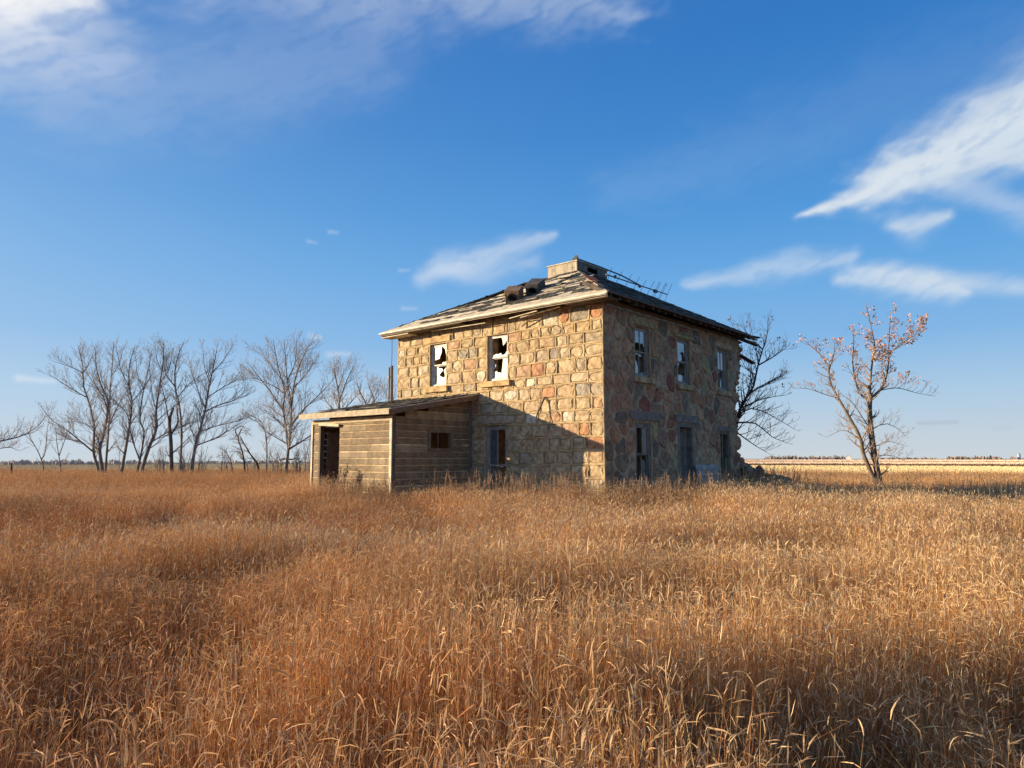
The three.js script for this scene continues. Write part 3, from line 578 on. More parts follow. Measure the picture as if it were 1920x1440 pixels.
// sills and lintels
for (const [pl, a0, a1, y0, y1, d0, m, n] of [
  [onFront, 5.88, 6.98, 3.83, 4.005, -0.1, M.sill, 'sill'], [onFront, 3.24, 4.42, 3.84, 4.005, -0.1, M.sill, 'sill'], [onFront, 5.82, 7.05, 5.45, 5.63, -0.035, M.sill, 'lintel'],
  [onSide, 1.45, 2.55, 3.84, 4.0, -0.09, M.sillGrey, 'sill'], [onSide, 3.92, 5.02, 3.82, 3.98, -0.09, M.sillGrey, 'sill'], [onSide, 6.7, 7.8, 3.82, 3.98, -0.09, M.sillGrey, 'sill'],
  [onSide, 1.3, 2.72, 5.47, 5.7, -0.05, M.pale[2], 'lintel'], [onSide, 3.85, 5.1, 5.43, 5.58, -0.05, M.pale[2], 'lintel'], [onSide, 6.55, 7.9, 5.43, 5.6, -0.05, M.pale[1], 'lintel'],
  [onSide, 1.25, 2.8, 2.77, 3.02, -0.05, M.greyWood, 'lintel'], [onSide, 3.75, 5.24, 2.8, 3.03, -0.05, M.greyWood, 'lintel'], [onFront, 3.1, 4.6, 2.74, 2.94, -0.03, M.buff[5], 'lintel'], [onSide, 6.7, 7.75, 2.63, 2.78, -0.04, M.greyWood, 'lintel'],
]) { const g = new GB(); slab(g, pl, a0, y0, a1, y1, d0, 0.06); g.build(n, m, house); }

// ------------------------------------------------------------ the roof: boards with what is left of the shingles
const EAVE = 5.98, DECK = 7.84, OV = 0.5;
{
  const roof = part('roof', house);
  const sag = (x, z) => -0.14 * sstep(3.2, 5.6, x) * sstep(0.6, 2.6, z) - 0.05 * Math.sin(clamp((x + 0.5) / 9.2) * Math.PI) * sstep(3, 0, z);
  // faces: eave left, eave right, deck right, deck left (seen from outside)
  const K = { FL: V(8.68, EAVE, -OV), FR: V(-OV, EAVE, -OV), DR: V(2.98, DECK, 2.98), DL: V(5.35, DECK - 0.06, 2.98), BR: V(-OV, EAVE, 8.75), BL: V(8.68, EAVE, 9.1), TB: V(2.98, DECK, 5.7), TL: V(5.35, DECK - 0.06, 5.7) };
  const faces = [
    { e: [K.FL, K.FR], d: [K.DL, K.DR], n: 'front', keep: 0.5 }, { e: [K.FR, K.BR], d: [K.DR, K.TB], n: 'side', keep: 0.9 },
    { e: [K.BL, K.FL], d: [K.TL, K.DL], n: 'left', keep: 0.9 }, { e: [K.BR, K.BL], d: [K.TB, K.TL], n: 'back', keep: 0.9 },
  ];
  const on = (f, s, t, lift) => {                    // s along the eave, t up the slope
    const a = f.e[0].clone().lerp(f.d[0], t), b = f.e[1].clone().lerp(f.d[1], t), p = a.lerp(b, s);
    p.y += (f.n === 'front' ? sag(p.x, p.z) : 0);
    return p.addScaledVector(f.nor, lift);
  };
  const G = rngOf(88), gapsBoards = new GB();
  for (const f of faces) {
    f.dir = f.e[1].clone().sub(f.e[0]).normalize();
    f.nor = f.dir.clone().cross(f.d[0].clone().sub(f.e[0])).normalize(); if (f.nor.y < 0) f.nor.negate();
    f.slope = f.d[0].clone().sub(f.e[0]); f.slope = f.slope.addScaledVector(f.dir, -f.slope.dot(f.dir)); f.len = f.slope.length(); f.up = f.slope.clone().normalize();
    const rows = f.n === 'front' ? 22 : 11;
    for (let k = 0; k < rows; k++) {
      const cuts = [0]; while (f.n === 'front' && 1 - cuts[cuts.length - 1] > 0.5) cuts.push(cuts[cuts.length - 1] + rr(0.25, 0.45, G)); cuts.push(1);
      const tm = (k + 0.5) / rows, hole = f.n === 'front' && k >= 9 && k <= 13 ? [2.3 + 0.12 * (k % 3), 3.02 - 0.1 * (k % 2)].map((hx0) => { const L0 = lerp(f.e[0].x, f.d[0].x, tm), R0 = lerp(f.e[1].x, f.d[1].x, tm); return (L0 - hx0) / (L0 - R0); }) : null;
      if (hole) { const keepCuts = cuts.filter((c) => c < hole[1] - 0.03 || c > hole[0] + 0.03); cuts.length = 0; cuts.push(...keepCuts, hole[0], hole[1]); cuts.sort((a, b) => a - b); }
      for (let m = 0; m + 1 < cuts.length; m++) {
        if (hole && Math.abs(cuts[m] - hole[1]) < 1e-9) continue;
        const t0 = k / rows + 0.0025, t1 = (k + 1) / rows - 0.0025, g = new GB(), N = f.n === 'front' ? 4 : 1, dy = rr(-0.006, 0.004, G);
        g.ou = G() * 3; g.ov = G() * 3;
        for (let j = 0; j < N; j++) {
          const s0 = lerp(cuts[m] + (m ? 0.0006 : 0), cuts[m + 1], j / N), s1 = lerp(cuts[m], cuts[m + 1], (j + 1) / N);
          const a = on(f, s0, t0, dy), b = on(f, s1, t0, dy), c = on(f, s1, t1, dy), d = on(f, s0, t1, dy), lo = [a, b, c, d].map((p) => p.clone().addScaledVector(f.nor, -0.024));
          g.quad(a, b, c, d); g.quad(lo[0], lo[1], lo[2], lo[3]); g.quad(a, b, lo[1], lo[0]); g.quad(d, c, lo[2], lo[3]);
          g.ou += 0.9;
        }
        g.build(f.n === 'front' ? 'roof_board' : 'sheathing', f.n === 'front' ? pick(M.boardPale, G) : M.greyWood, roof);
      }
    }
    // shingles: courses of small shakes, many gone or curled on the sunlit face
    const sh = new GB(), course = f.n === 'front' ? 0.115 : 0.15, L = f.e[0].distanceTo(f.e[1]);
    const nC = Math.floor(f.len / course);
    for (let k = 0; k < nC; k++) {
      const t = k / nC, left = on(f, 0, t, 0), right = on(f, 1, t, 0), W = left.distanceTo(right);
      for (let x = rr(0, 0.1, G); x < W - 0.04;) {
        const tt = Math.min(1, t + course * 1.5 / f.len), lo = clamp((on(f, 0, tt, 0).sub(left)).dot(f.dir), 0, 9), hi = W - clamp(right.clone().sub(on(f, 1, tt, 0)).dot(f.dir), 0, 9); if (x < lo) x = lo; if (x > hi - 0.05) break;
        const w = Math.min(rr(0.08, 0.2, G), hi - x), s = (x + w / 2) / W, p = on(f, s, t, 0), wx = f.n === 'front' ? p.x : s * L;
        const n = fbm(wx * 0.55 + k * 0.12 + 20, k * 0.62 + 7, 4), n2 = fbm(wx * 1.4 + 70, k * 1.3, 3);
        let keep;
        if (f.n === 'front') { const nearE = sstep(0.045, 0.16, t + (n - 0.5) * 0.2); keep = (n * 0.72 + n2 * 0.45) > lerp(1.2, 0.61, nearE) - 0.1 * sstep(0.7, 1.0, t) + (wx > 3.0 && wx < 4.3 ? 0.02 : 0); } else keep = G() < f.keep;
        if (f.n === 'front' && wx > 2.3 && wx < 3.05 && t > 0.4 && t < 0.64) keep = false;
        x += w;
        if (!keep) continue;
        const c0 = f.n === 'front' ? rr(0.035, 0.1, G) * (G() < 0.1 ? 3 : 1) : rr(0.05, 0.12, G), mossy = G() < 0.25 ? 1.12 : 1, col = [c0 * 1.05, c0 * 0.96 * mossy, c0 * 0.8];
        const a = on(f, clamp((x - w + 0.004) / W), t, 0), len = course * rr(1.25, 1.7, G), curl = G() < 0.3 ? rr(0.01, 0.035, G) : 0.006, A = a.clone().addScaledVector(f.nor, 0.004 + curl).addScaledVector(f.up, rr(-0.02, 0.015, G));
        const X = f.dir.clone().multiplyScalar(w - 0.008).addScaledVector(f.nor, rr(-0.008, 0.008, G)), Y = f.up.clone().multiplyScalar(len).addScaledVector(f.nor, -curl * 0.75 + 0.004);
        sh.box(A, X, Y, f.nor.clone().multiplyScalar(0.011), col);
      }
    }
    tag(sh.build('shingles', M.shingle, roof), null, null, null, 'stuff');
  }
  // loose pale strips lying across the front face
  const f0 = faces[0];
  for (let k = 0; k < 26; k++) { const s = rr(0.05, 0.97, G), t = rr(0.12, 0.92, G), g = new GB(), a = on(f0, s, t, 0.03), X = f0.dir.clone().multiplyScalar(rr(0.25, 0.85, G)).addScaledVector(f0.up, rr(-0.12, 0.16, G)); if (s > 0.9) continue; g.box(a, X, f0.up.clone().multiplyScalar(rr(0.035, 0.08, G)), f0.nor.clone().multiplyScalar(0.016)); g.build('loose_lath', pick(M.boardPale, G), roof); }
  // deck
  const dk = new GB(); dk.abox(3.0, DECK - 0.06, 2.99, 5.34, DECK - 0.03, 5.69); dk.build('roof_deck', M.tar, roof);
  // front eave: fascia, frieze and gutter with its two lips
  const fa = new GB(); fa.abox(-OV, EAVE - 0.14, -OV - 0.03, 8.68, EAVE - 0.012, -OV - 0.004); fa.build('fascia', M.fascia, roof);
  const sf = new GB(); sf.abox(4.9, EAVE - 0.16, -OV - 0.002, 8.66, EAVE - 0.138, 0.0); for (let x = -0.3; x < 8.7; x += 0.6) sf.abox(x, EAVE - 0.13, -OV + 0.03, x + 0.05, EAVE - 0.03, 0.3); sf.abox(-OV, EAVE - 0.16, -OV - 0.002, 0.9, EAVE - 0.138, -0.02); sf.build('soffit', M.darkWood, roof);
  const gu = new GB(), prof = [[0, 0], [0.0, -0.045], [-0.038, -0.045], [-0.06, -0.022], [-0.06, 0], [-0.07, 0], [-0.07, -0.026], [-0.042, -0.055], [0.01, -0.055], [0.01, 0]];
  gu.prism(prof, V(-OV - 0.02, EAVE - 0.06, -OV - 0.045), V(9.21, 0.0, 0), V(0, 0, 1), V(0, 1, 0)); gu.build('gutter', M.gutter, roof);
  const g2 = new GB(); g2.abox(7.35, EAVE - 0.2, -OV + 0.03, 8.7, EAVE - 0.165, -0.06); g2.build('soffit_board', M.fascia, roof);
  const lf = new GB(); lf.abox(8.685, EAVE - 0.13, -OV, 8.71, EAVE - 0.012, 9.1); lf.build('fascia', M.fascia, roof);
  // side eave: bare rafter tails, thin roof edge, a pale strip on the wall
  for (let z = -0.3; z < 8.7; z += 0.42) { const g = new GB(), e = rr(-0.06, 0.03, G); g.box(V(-OV + 0.03 - e, EAVE - 0.16 + 0.03, z), V(0.9 + e, 0.46 + rr(-0.02, 0.02, G), 0), V(0, 0.12, 0), V(0, 0, 0.05)); g.build('rafter_tail', M.darkWood, roof); }
  const re = new GB(); re.abox(-OV - 0.03, EAVE - 0.04, -OV, -OV - 0.003, EAVE + 0.012, 8.4); re.build('roof_edge', M.darkWood, roof);
  const ws = new GB(); ws.box(V(-0.06, TOP - 0.09, 0.1), V(0, 0, 5.4), V(0, 0.035, 0), V(0.03, 0, 0)); ws.box(V(-0.1, TOP - 0.32, 4.0), V(0, 0, 1.25), V(0, 0.025, 0), V(0.03, 0, 0)); ws.box(V(-0.1, TOP - 0.44, 5.22), V(0, 0, 0.03), V(0, 0.17, 0), V(0.03, 0, 0)); ws.build('wall_strip', M.greyPaint, house);
  const pt = new GB(); pt.abox(-0.02, TOP, -0.005, 0.5, TOP + 0.09, 8.5); pt.abox(0.5, TOP, 0.0, WX, TOP + 0.09, 0.5); pt.build('wall_plate', M.brownWood, house);
  // broken end of the eave
  for (const [a, b, w] of [[V(-0.1, 5.92, 8.3), V(-0.1, 5.86, 10.0), 0.14], [V(0.15, 5.5, 8.35), V(0.0, 5.18, 9.85), 0.16], [V(-0.35, 5.99, 8.2), V(-0.5, 6.0, 9.2), 0.12], [V(-0.3, 5.86, 8.1), V(-0.35, 5.8, 9.05), 0.09], [V(0.3, 6.0, 8.2), V(0.25, 5.9, 9.3), 0.15]]) { const g = new GB(); g.bar(a, b, w, 0.035, V(0.2, 1, 0)); g.build('broken_plank', M.darkWood, roof); }
  for (let k = 0; k < 9; k++) { const g = new GB(), z = 8.5, x = -0.45 + k * 0.1; g.bar(V(x, EAVE - 0.02 + k * 0.045 - 0.03, z - 0.2), V(x + rr(-0.05, 0.05, G), EAVE - 0.06 + k * 0.045, z + rr(0.25, 0.75, G)), 0.1, 0.02); g.build('splinter', M.darkWood, roof); }
  // torn trim under the front eave
  for (const [a, b, w] of [[V(1.9, 5.8, -0.42), V(3.0, 5.74, -0.34), 0.05], [V(2.0, 5.82, -0.2), V(2.75, 5.5, -0.1), 0.04], [V(2.6, 5.72, -0.3), V(1.2, 5.84, -0.3), 0.07], [V(4.0, 5.74, -0.3), V(6.4, 5.78, -0.28), 0.05]]) { const g = new GB(); g.bar(a, b, w, 0.02); g.build('torn_trim', w > 0.045 ? M.fascia : M.brownWood, roof); }
  // rust-red patch at the hip
  const hp = new GB(); for (let k = 0; k < 7; k++) { const a = V(0.65, EAVE, 0.65).lerp(V(1.45, EAVE, 1.45), k / 7); a.y = EAVE + (a.x + OV) / (2.98 + OV) * (DECK - EAVE) + 0.035; hp.box(a, V(0.2, 0.07, -0.02), V(-0.02, 0.05, 0.18), V(0, 0.012, 0)); } hp.build('hip_flashing', M.rust, roof);
  // curb of the old roof opening
  const cw = part('roof_curb', house), top = 8.17, W4 = (a, n, m, seed) => { const q = rngOf(seed); for (let k = 0; k < n; k++) a(k / n, (k + 1) / n, m, q); };
  W4((s0, s1, m, q) => { const g = new GB(); g.box(V(lerp(3.0, 4.19, s0) + 0.002, DECK - 0.1, 2.96 + rr(0, 0.008, q)), V(1.19 * (s1 - s0) - 0.004, 0, 0), V(0, top - DECK + 0.08, 0), V(0, 0, 0.03)); g.build('curb_board', pick(M.curb, q), cw); }, 7, 0, 4);
  W4((s0, s1, m, q) => { if (s0 > 0.33 && s1 < 0.69) return; const g = new GB(); g.box(V(2.965 + rr(0, 0.008, q), DECK - 0.1, lerp(2.98, 4.72, s0) + 0.002), V(0, 0, 1.74 * (s1 - s0) - 0.004), V(0, top - DECK + 0.08, 0), V(0.03, 0, 0)); g.build('curb_board', M.greyWood, cw); }, 12, 0, 5);
  const cf = new GB(); cf.abox(2.97, DECK - 0.1, 3.56, 3.0, DECK + 0.07, 4.16); cf.abox(2.97, top - 0.1, 3.56, 3.0, top - 0.02, 4.16); cf.abox(4.16, DECK - 0.1, 2.99, 4.19, top - 0.02, 4.72); cf.abox(3.0, DECK - 0.1, 4.69, 4.16, top - 0.02, 4.72); cf.build('curb_side', M.greyWood, cw);
  const cr = new GB(); cr.abox(2.94, top - 0.02, 2.93, 4.22, top + 0.012, 2.99); cr.abox(2.94, top - 0.02, 2.99, 2.99, top + 0.012, 4.75); cr.abox(2.97, DECK - 0.1, 2.935, 3.0, top - 0.02, 2.958); cr.build('curb_rim', M.fascia, cw);
  const cl = new GB(); cl.abox(3.02, top - 0.05, 3.3, 4.15, top - 0.02, 4.68); cl.build('curb_lid', M.tar, cw);
}
// the tilted scrap on the curb
{
  const t = thing('roof_scrap', 'dark bent scrap of flashing sticking up on the roof curb corner', 'scrap', atHouse(3.1, 8.18, 3.1), HTURN), g = new GB();
  g.prism([[0, 0], [0.26, 0.0], [0.05, 0.2], [-0.05, 0.19]], V(-0.05, 0.0, -0.05), V(0.02, 0, 0.035), V(1, 0.1, 0.1), V(0, 1, 0)); g.prism([[0, 0], [0.2, 0.0], [0.02, 0.17]], V(-0.06, 0.01, -0.05), V(0.03, 0, 0), V(0, 0, 1), V(-0.1, 1, 0));
  g.build('plate', M.tileDark, t);
}
// two fallen chimney sections lying on the sunlit roof
function chimneySection(x, z, len, size, turn, label, mats, roll) {
  const slope = Math.atan2(DECK - EAVE, 2.98 + OV), t = thing('chimney_section', label, 'chimney section', atHouse(x, EAVE + (z + OV) * Math.tan(slope) - 0.15, z), HTURN, 'fallen chimney pieces on the roof');
  const b = part('block', t);
  const s = new THREE.Shape([[-size / 2, 0], [size / 2, 0], [size / 2, size], [-size / 2, size]].map((p) => new THREE.Vector2(...p)));
  const hole = new THREE.Path(); hole.absarc(0, size / 2, size * 0.33, 0, Math.PI * 2, true); s.holes.push(hole);
  const g = new THREE.ExtrudeGeometry(s, { depth: len, bevelEnabled: true, bevelSize: 0.012, bevelThickness: 0.012, bevelSegments: 1, curveSegments: 10 });
  const p = g.attributes.position, q = rngOf(Math.floor(x * 100)); for (let k = 0; k < p.count; k++) { const n = fbm(p.getX(k) * 5 + 50, p.getY(k) * 5 + p.getZ(k) * 7 + 50, 2) - 0.5; p.setXYZ(k, p.getX(k) * (1 + n * 0.1), p.getY(k) * (1 + n * 0.08), p.getZ(k) + n * 0.04); }
  g.deleteAttribute('normal'); g.computeVertexNormals();
  const m = addMesh('masonry', g, mats[0], b);
  const pipe = new GB(); pipe.tube([V(0, size / 2, -0.03), V(0, size / 2, len)], [size * 0.31, size * 0.31], 14); pipe.tube([V(0, size / 2, -0.03), V(0, size / 2, len)], [size * 0.25, size * 0.25], 14); pipe.build('flue_pipe', mats[1], b);
  b.rotation.set(-slope, turn, roll, 'YXZ');
  return t;
}
chimneySection(3.62, 0.52, 0.5, 0.44, 0.42, 'brown chimney section with round flue hole lying on the sunlit roof', [M.tile, M.tileDark], 0.05);
chimneySection(3.22, 1.0, 0.72, 0.4, 0.34, 'longer dark chimney section lying right of the holed one on the roof', [M.tileDark, M.tileDark], 0.05);
{
  const t = thing('mortar_scrap', 'pale broken board lying beside the dark chimney section on the roof', 'board', atHouse(2.75, EAVE + (1.9 + OV) * 0.5345 + 0.08, 1.9), HTURN), g = new GB();
  g.box(V(-0.3, 0, 0), V(0.55, 0.03, 0.05), V(0.02, 0.09, 0.15), V(0, 0.02, -0.01)); g.build('board', M.fascia, t);
}
// antenna fallen across the shaded roof face, its mast propped on the curb
{
  const t = thing('tv_antenna', 'fallen television antenna with long boom and many rods above the roof', 'antenna', atHouse(2.0, 7.55, 3.25), HTURN);
  const P = (z, y) => V(0, y - 7.55, z - 3.25);
  const boom = new GB(); boom.tube([P(3.2, 7.57), P(7.14, 7.61)], [0.024, 0.02], 6, null, true); boom.build('boom', M.metal, t);
  const mast = new GB(); mast.tube([P(3.15, 8.24).setX(1.0), P(3.9, 8.1).setX(0.72), P(4.6, 7.86).setX(0.3), P(5.27, 7.62).setX(0.03)], [0.026, 0.026, 0.026, 0.026], 6, null, true); void ([P(2.0, 7.8).setX(0.8), P(3.47, 7.63).setX(0.06), P(5.27, 7.57)]); mast.build('mast', M.metal, t);
  const rods = [[3.54, 7.86, 3.25, 7.35], [4.17, 7.86, 3.71, 7.35], [4.73, 7.87, 4.25, 7.3], [5.25, 7.89, 4.75, 7.28], [5.7, 7.87, 5.15, 7.24], [6.25, 7.93, 5.64, 7.26], [6.55, 7.9, 5.98, 7.22], [6.66, 7.92, 6.08, 7.2], [7.05, 8.02, 6.36, 7.19], [7.14, 8.02, 6.46, 7.19], [7.52, 8.08, 6.82, 7.15]];
  for (const [z0, y0, z1, y1] of rods) { const g = new GB(); g.tube([P(z0, y0), P(z1, y1)], [0.0095, 0.0095], 4, null, true); g.build('rod', M.metal, t); }
  const cl = new GB(); cl.abox(-0.04, -0.02, 2.95, 0.04, 0.08, 3.14); cl.abox(-0.03, -0.03, 1.95, 0.03, 0.06, 2.05); cl.abox(-0.03, 0.0, 0.45, 0.03, 0.1, 0.52); cl.build('clamp', M.metal, t);
  for (const z of [6.6, 7.09]) { const g = new GB(); g.tube([P(z - 0.05, 7.91), P(z + 0.0, 7.97), P(z + 0.06, 7.94)], [0.0095, 0.0095, 0.0095], 4); g.build('rod_loop', M.metal, t); }
}
// stick hanging off the sunlit wall
{
  const t = thing('hanging_stick', 'crooked wooden stick hanging from a nail on the sunlit wall', 'stick', atHouse(1.96, 3.36, -0.03), HTURN), g = new GB();
  g.tube([V(0.06, 0.05, 0.03), V(-0.05, 0.04, -0.02), V(0.0, 0, -0.03), V(0.04, -0.2, -0.12), V(0.1, -0.42, -0.2), V(0.12, -0.62, -0.27)], [0.02, 0.026, 0.028, 0.024, 0.022, 0.016], 6, null, true); g.build('stick', M.brownWood, t);
}
// ------------------------------------------------------------ the wooden lean-to
{
  const x0 = 4.85, x1 = 8.62, zf = -3.1, yE = 2.86, yW = 3.55, roofY = (z) => lerp(3.66, 3.05, clamp(z / (zf - 0.32)));
  const t = thing('wooden_shed', 'weathered plank lean-to shed with open doorway against the stone house front', 'shed', HOME, HTURN);
  const G = rngOf(404), H = 0.19, T = 0.03;
  // one board: flat face, top chamfer coloured lighter for wear and for the sky light it catches. o = lower start corner on the outer plane, X along, N outwards
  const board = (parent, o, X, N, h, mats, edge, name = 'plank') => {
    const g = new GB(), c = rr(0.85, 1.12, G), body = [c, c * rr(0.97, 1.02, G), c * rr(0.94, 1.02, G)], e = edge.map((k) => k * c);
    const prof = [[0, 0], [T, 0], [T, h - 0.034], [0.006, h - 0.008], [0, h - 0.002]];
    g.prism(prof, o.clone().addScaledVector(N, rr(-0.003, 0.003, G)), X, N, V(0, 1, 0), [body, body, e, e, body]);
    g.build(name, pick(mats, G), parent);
  };
  const fw = part('front_wall', t), Nf = V(0, 0, -1);
  const door = [7.25, 8.16, 2.64];
  for (let k = 0; k < 15; k++) {
    const y = 0.02 + k * H; if (y > 2.72) break;
    const h = Math.min(H, 2.9 - y), runs = y + h > door[2] + 0.05 ? [[x0 + 0.06, x1]] : [[x0 + 0.06, door[0]], [door[1], x1]];
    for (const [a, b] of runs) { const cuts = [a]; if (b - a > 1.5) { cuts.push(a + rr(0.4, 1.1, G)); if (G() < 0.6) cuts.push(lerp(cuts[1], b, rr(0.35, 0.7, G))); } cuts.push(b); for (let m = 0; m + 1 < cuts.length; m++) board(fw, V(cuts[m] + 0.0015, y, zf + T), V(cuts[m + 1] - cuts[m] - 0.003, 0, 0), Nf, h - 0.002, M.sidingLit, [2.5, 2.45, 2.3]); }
  }
  const tr = new GB(); tr.abox(x0 - 0.04, -0.2, zf - 0.035, x0 + 0.055, 2.86, zf - 0.003); tr.build('corner_trim', M.fascia, fw);
  const tr2 = new GB(); tr2.abox(x1 - 0.012, -0.2, zf - 0.03, x1 + 0.06, 2.86, zf + 0.03); tr2.build('corner_trim', M.fascia, fw);
  // door frame and the brown door leaf standing open inside
  const df = part('doorway', t), dg = new GB(); dg.abox(door[1] - 0.002, 0, zf - 0.05, door[1] + 0.08, door[2] + 0.06, zf + 0.1); dg.abox(door[0] - 0.05, 0, zf + 0.032, door[0] - 0.002, door[2], zf + 0.1); dg.box(V(door[0] - 0.06, door[2] - 0.02, zf - 0.055), V(1.02, 0.07, 0), V(0, 0.075, 0), V(0, 0, 0.04)); dg.build('frame', M.darkWood, df);
  const dh = new GB(); dh.box(V(door[0] - 0.05, door[2] + 0.0, zf - 0.085), V(1.03, 0.06, 0), V(0, 0.08, 0), V(0, 0, 0.028)); dh.build('head_trim', M.fascia, df);
  for (let k = 0; k < 3; k++) { const g = new GB(); g.abox(door[1] - 0.08, 0.35 + k * 0.72, zf + 0.16, door[1] - 0.04, 0.35 + k * 0.72 + 0.71, zf + 0.95); g.build('door_panel', M.brownWood, df); }
  // dark side wall with the small window
  const sw = part('side_wall', t), Ns = V(-1, 0, 0), win = [-1.68, 2.0, -0.9, 2.45];
  for (let k = 0; k < 19; k++) {
    const y = 0.02 + k * H, topAt = (z) => lerp(yW, yE, z / zf) - 0.02;
    if (y > 3.4) break;
    const zr = y + H > topAt(zf) ? Math.max(zf, ((y + H * 0.5) - yW) / (yE - yW) * zf) : zf + 0.02;
    if (zr > -0.12) break;
    const cross = y + H > win[1] - 0.03 && y < win[3] + 0.03, runs = cross ? [[zr, win[0]], [win[2], -0.02]] : [[zr, -0.02]];
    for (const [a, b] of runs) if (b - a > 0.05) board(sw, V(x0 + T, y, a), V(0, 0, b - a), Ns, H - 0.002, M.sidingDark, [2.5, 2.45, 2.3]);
  }
  const ct = new GB(); ct.abox(x0 - 0.035, -0.2, zf - 0.002, x0 - 0.003, 2.9, zf + 0.11); ct.build('corner_trim', M.darkWood, sw);
  const cj = new GB(); cj.abox(x0 - 0.03, -0.2, -0.12, x0 - 0.002, 3.5, -0.022); cj.build('corner_trim', M.greyWood, sw);
  const wn = part('window', t), wg = new GB();
  wg.abox(x0 - 0.035, win[1] - 0.09, win[0] - 0.1, x0 + 0.1, win[1] - 0.001, win[2] + 0.1); wg.abox(x0 - 0.03, win[3] + 0.001, win[0] - 0.1, x0 + 0.1, win[3] + 0.09, win[2] + 0.1); wg.abox(x0 - 0.032, win[1], win[0] - 0.1, x0 + 0.1, win[3], win[0] - 0.001); wg.abox(x0 - 0.032, win[1], win[2] + 0.001, x0 + 0.1, win[3], win[2] + 0.1);
  wg.build('frame', wood([0.24, 0.185, 0.125]), wn);
  const wi = new GB(); wi.abox(x0 + 0.02, win[1], win[0] + 0.3, x0 + 0.06, win[3], win[0] + 0.34); wi.build('sash', M.darkWood, wn);
  // left wall and lining boards
  for (let k = 0; k < 19; k++) { const y = 0.02 + k * H; if (y > 3.3) break; const zr = y + H > yE ? Math.max(zf + 0.05, ((y + H * 0.6) - yW) / (yE - yW) * zf) : zf + 0.05; const g = new GB(); g.abox(x1 - 0.04, y, zr, x1 - 0.01, y + H - 0.003, -0.03); g.build('lining_board', pick(M.innerBoard, G), t); }
  const inn = new GB(); inn.abox(x0 + 0.5, 0.1, -0.06, x1 - 0.1, 3.3, -0.035); inn.build('back_lining', M.innerBoard[1], t);
  const stud = new GB(); for (const z of [-2.2, -0.6]) stud.abox(x1 - 0.14, 0.1, z, x1 - 0.041, 3.0, z + 0.05); stud.abox(6.6, 0.1, -2.3, 6.68, 3.0, -2.2); stud.build('studs', M.innerBoard[0], t);
  const fl = new GB(); fl.abox(x0 + 0.05, 0.1, zf + 0.05, x1 - 0.05, 0.25, -0.08); fl.build('floor', M.brownWood, t);
  // roof: boards, worn felt, fascia and rake
  const rf = part('roof', t), zr = zf - 0.32, rx0 = 4.53, rx1 = 8.9, S = V(0, roofY(zr) - 3.66, zr), n = V(0, -S.z, S.y).normalize().multiplyScalar(S.z < 0 ? 1 : -1); if (n.y < 0) n.negate();
  for (let k = 0; k < 14; k++) { const g = new GB(), o = V(rx0, 3.66, -0.005).addScaledVector(S, k / 14 + 0.001); g.box(o, V(rx1 - rx0, 0, 0), S.clone().multiplyScalar(1 / 14 - 0.002), n.clone().multiplyScalar(-0.025)); g.build('roof_board', pick(M.boardPale, G), rf); }
  const sh = new GB();
  for (let k = 0; k < 26; k++) for (let x = rx0 + rr(0, 0.1, G); x < rx1 - 0.1;) {
    const w = Math.min(rr(0.12, 0.34, G), rx1 - x), s = 1 - (k + 1) / 26, q = fbm(x * 0.8 + 30, k * 0.5 + 3, 3); x += w;
    if (s > 0.86 ? q < 0.62 : q < 0.36) continue;
    const c = rr(0.03, 0.085, G), curl = G() < 0.35 ? rr(0.006, 0.03, G) : 0.004;
    sh.box(V(x - w, 3.66, -0.005).addScaledVector(S, s + 1 / 26 + rr(-0.004, 0.004, G)).addScaledVector(n, 0.004 + curl), V(w - 0.004, rr(-0.006, 0.006, G), 0), S.clone().multiplyScalar(-1.5 / 26).addScaledVector(n, -curl * 0.7), n.clone().multiplyScalar(0.01), [c * 1.05, c * 0.95, c * 0.85]);
  }
  tag(sh.build('shingles', M.shingle, rf), null, null, null, 'stuff');
  const fz = new GB(); fz.box(V(rx0 + 0.03, roofY(zr) - 0.16, zr - 0.028), V(rx1 - rx0 - 0.03, 0, 0), V(0, 0.15, 0), V(0, 0, 0.026)); fz.build('fascia', wood([0.66, 0.56, 0.4]), rf);
  const rk = new GB(); rk.prism([[0, -0.17], [0.025, -0.17], [0.025, -0.028], [0, -0.028]], V(rx0 + 0.01, 3.66, -0.01), S, V(1, 0, 0), V(0, 1, 0)); rk.build('rake_board', wood([0.24, 0.16, 0.1]), rf);
  const rl = new GB(); rl.prism([[0, -0.16], [0.025, -0.16], [0.025, -0.028], [0, -0.028]], V(rx1 - 0.03, 3.66, -0.01), S, V(1, 0, 0), V(0, 1, 0)); rl.build('rake_board', M.fascia, rf);
  const ra = new GB(); for (let x = 4.95; x < 8.8; x += 0.6) ra.prism([[0, -0.14], [0.05, -0.14], [0.05, -0.03], [0, -0.03]], V(x, 3.66, -0.02), S.clone().multiplyScalar(0.99), V(1, 0, 0), V(0, 1, 0)); ra.build('rafters', M.darkWood, rf);
  const fr = new GB(); fr.abox(x0 + 0.06, 2.74, zf - 0.03, x1, 2.87, zf - 0.004); fr.build('frieze_board', wood([0.6, 0.5, 0.34]), rf);
}
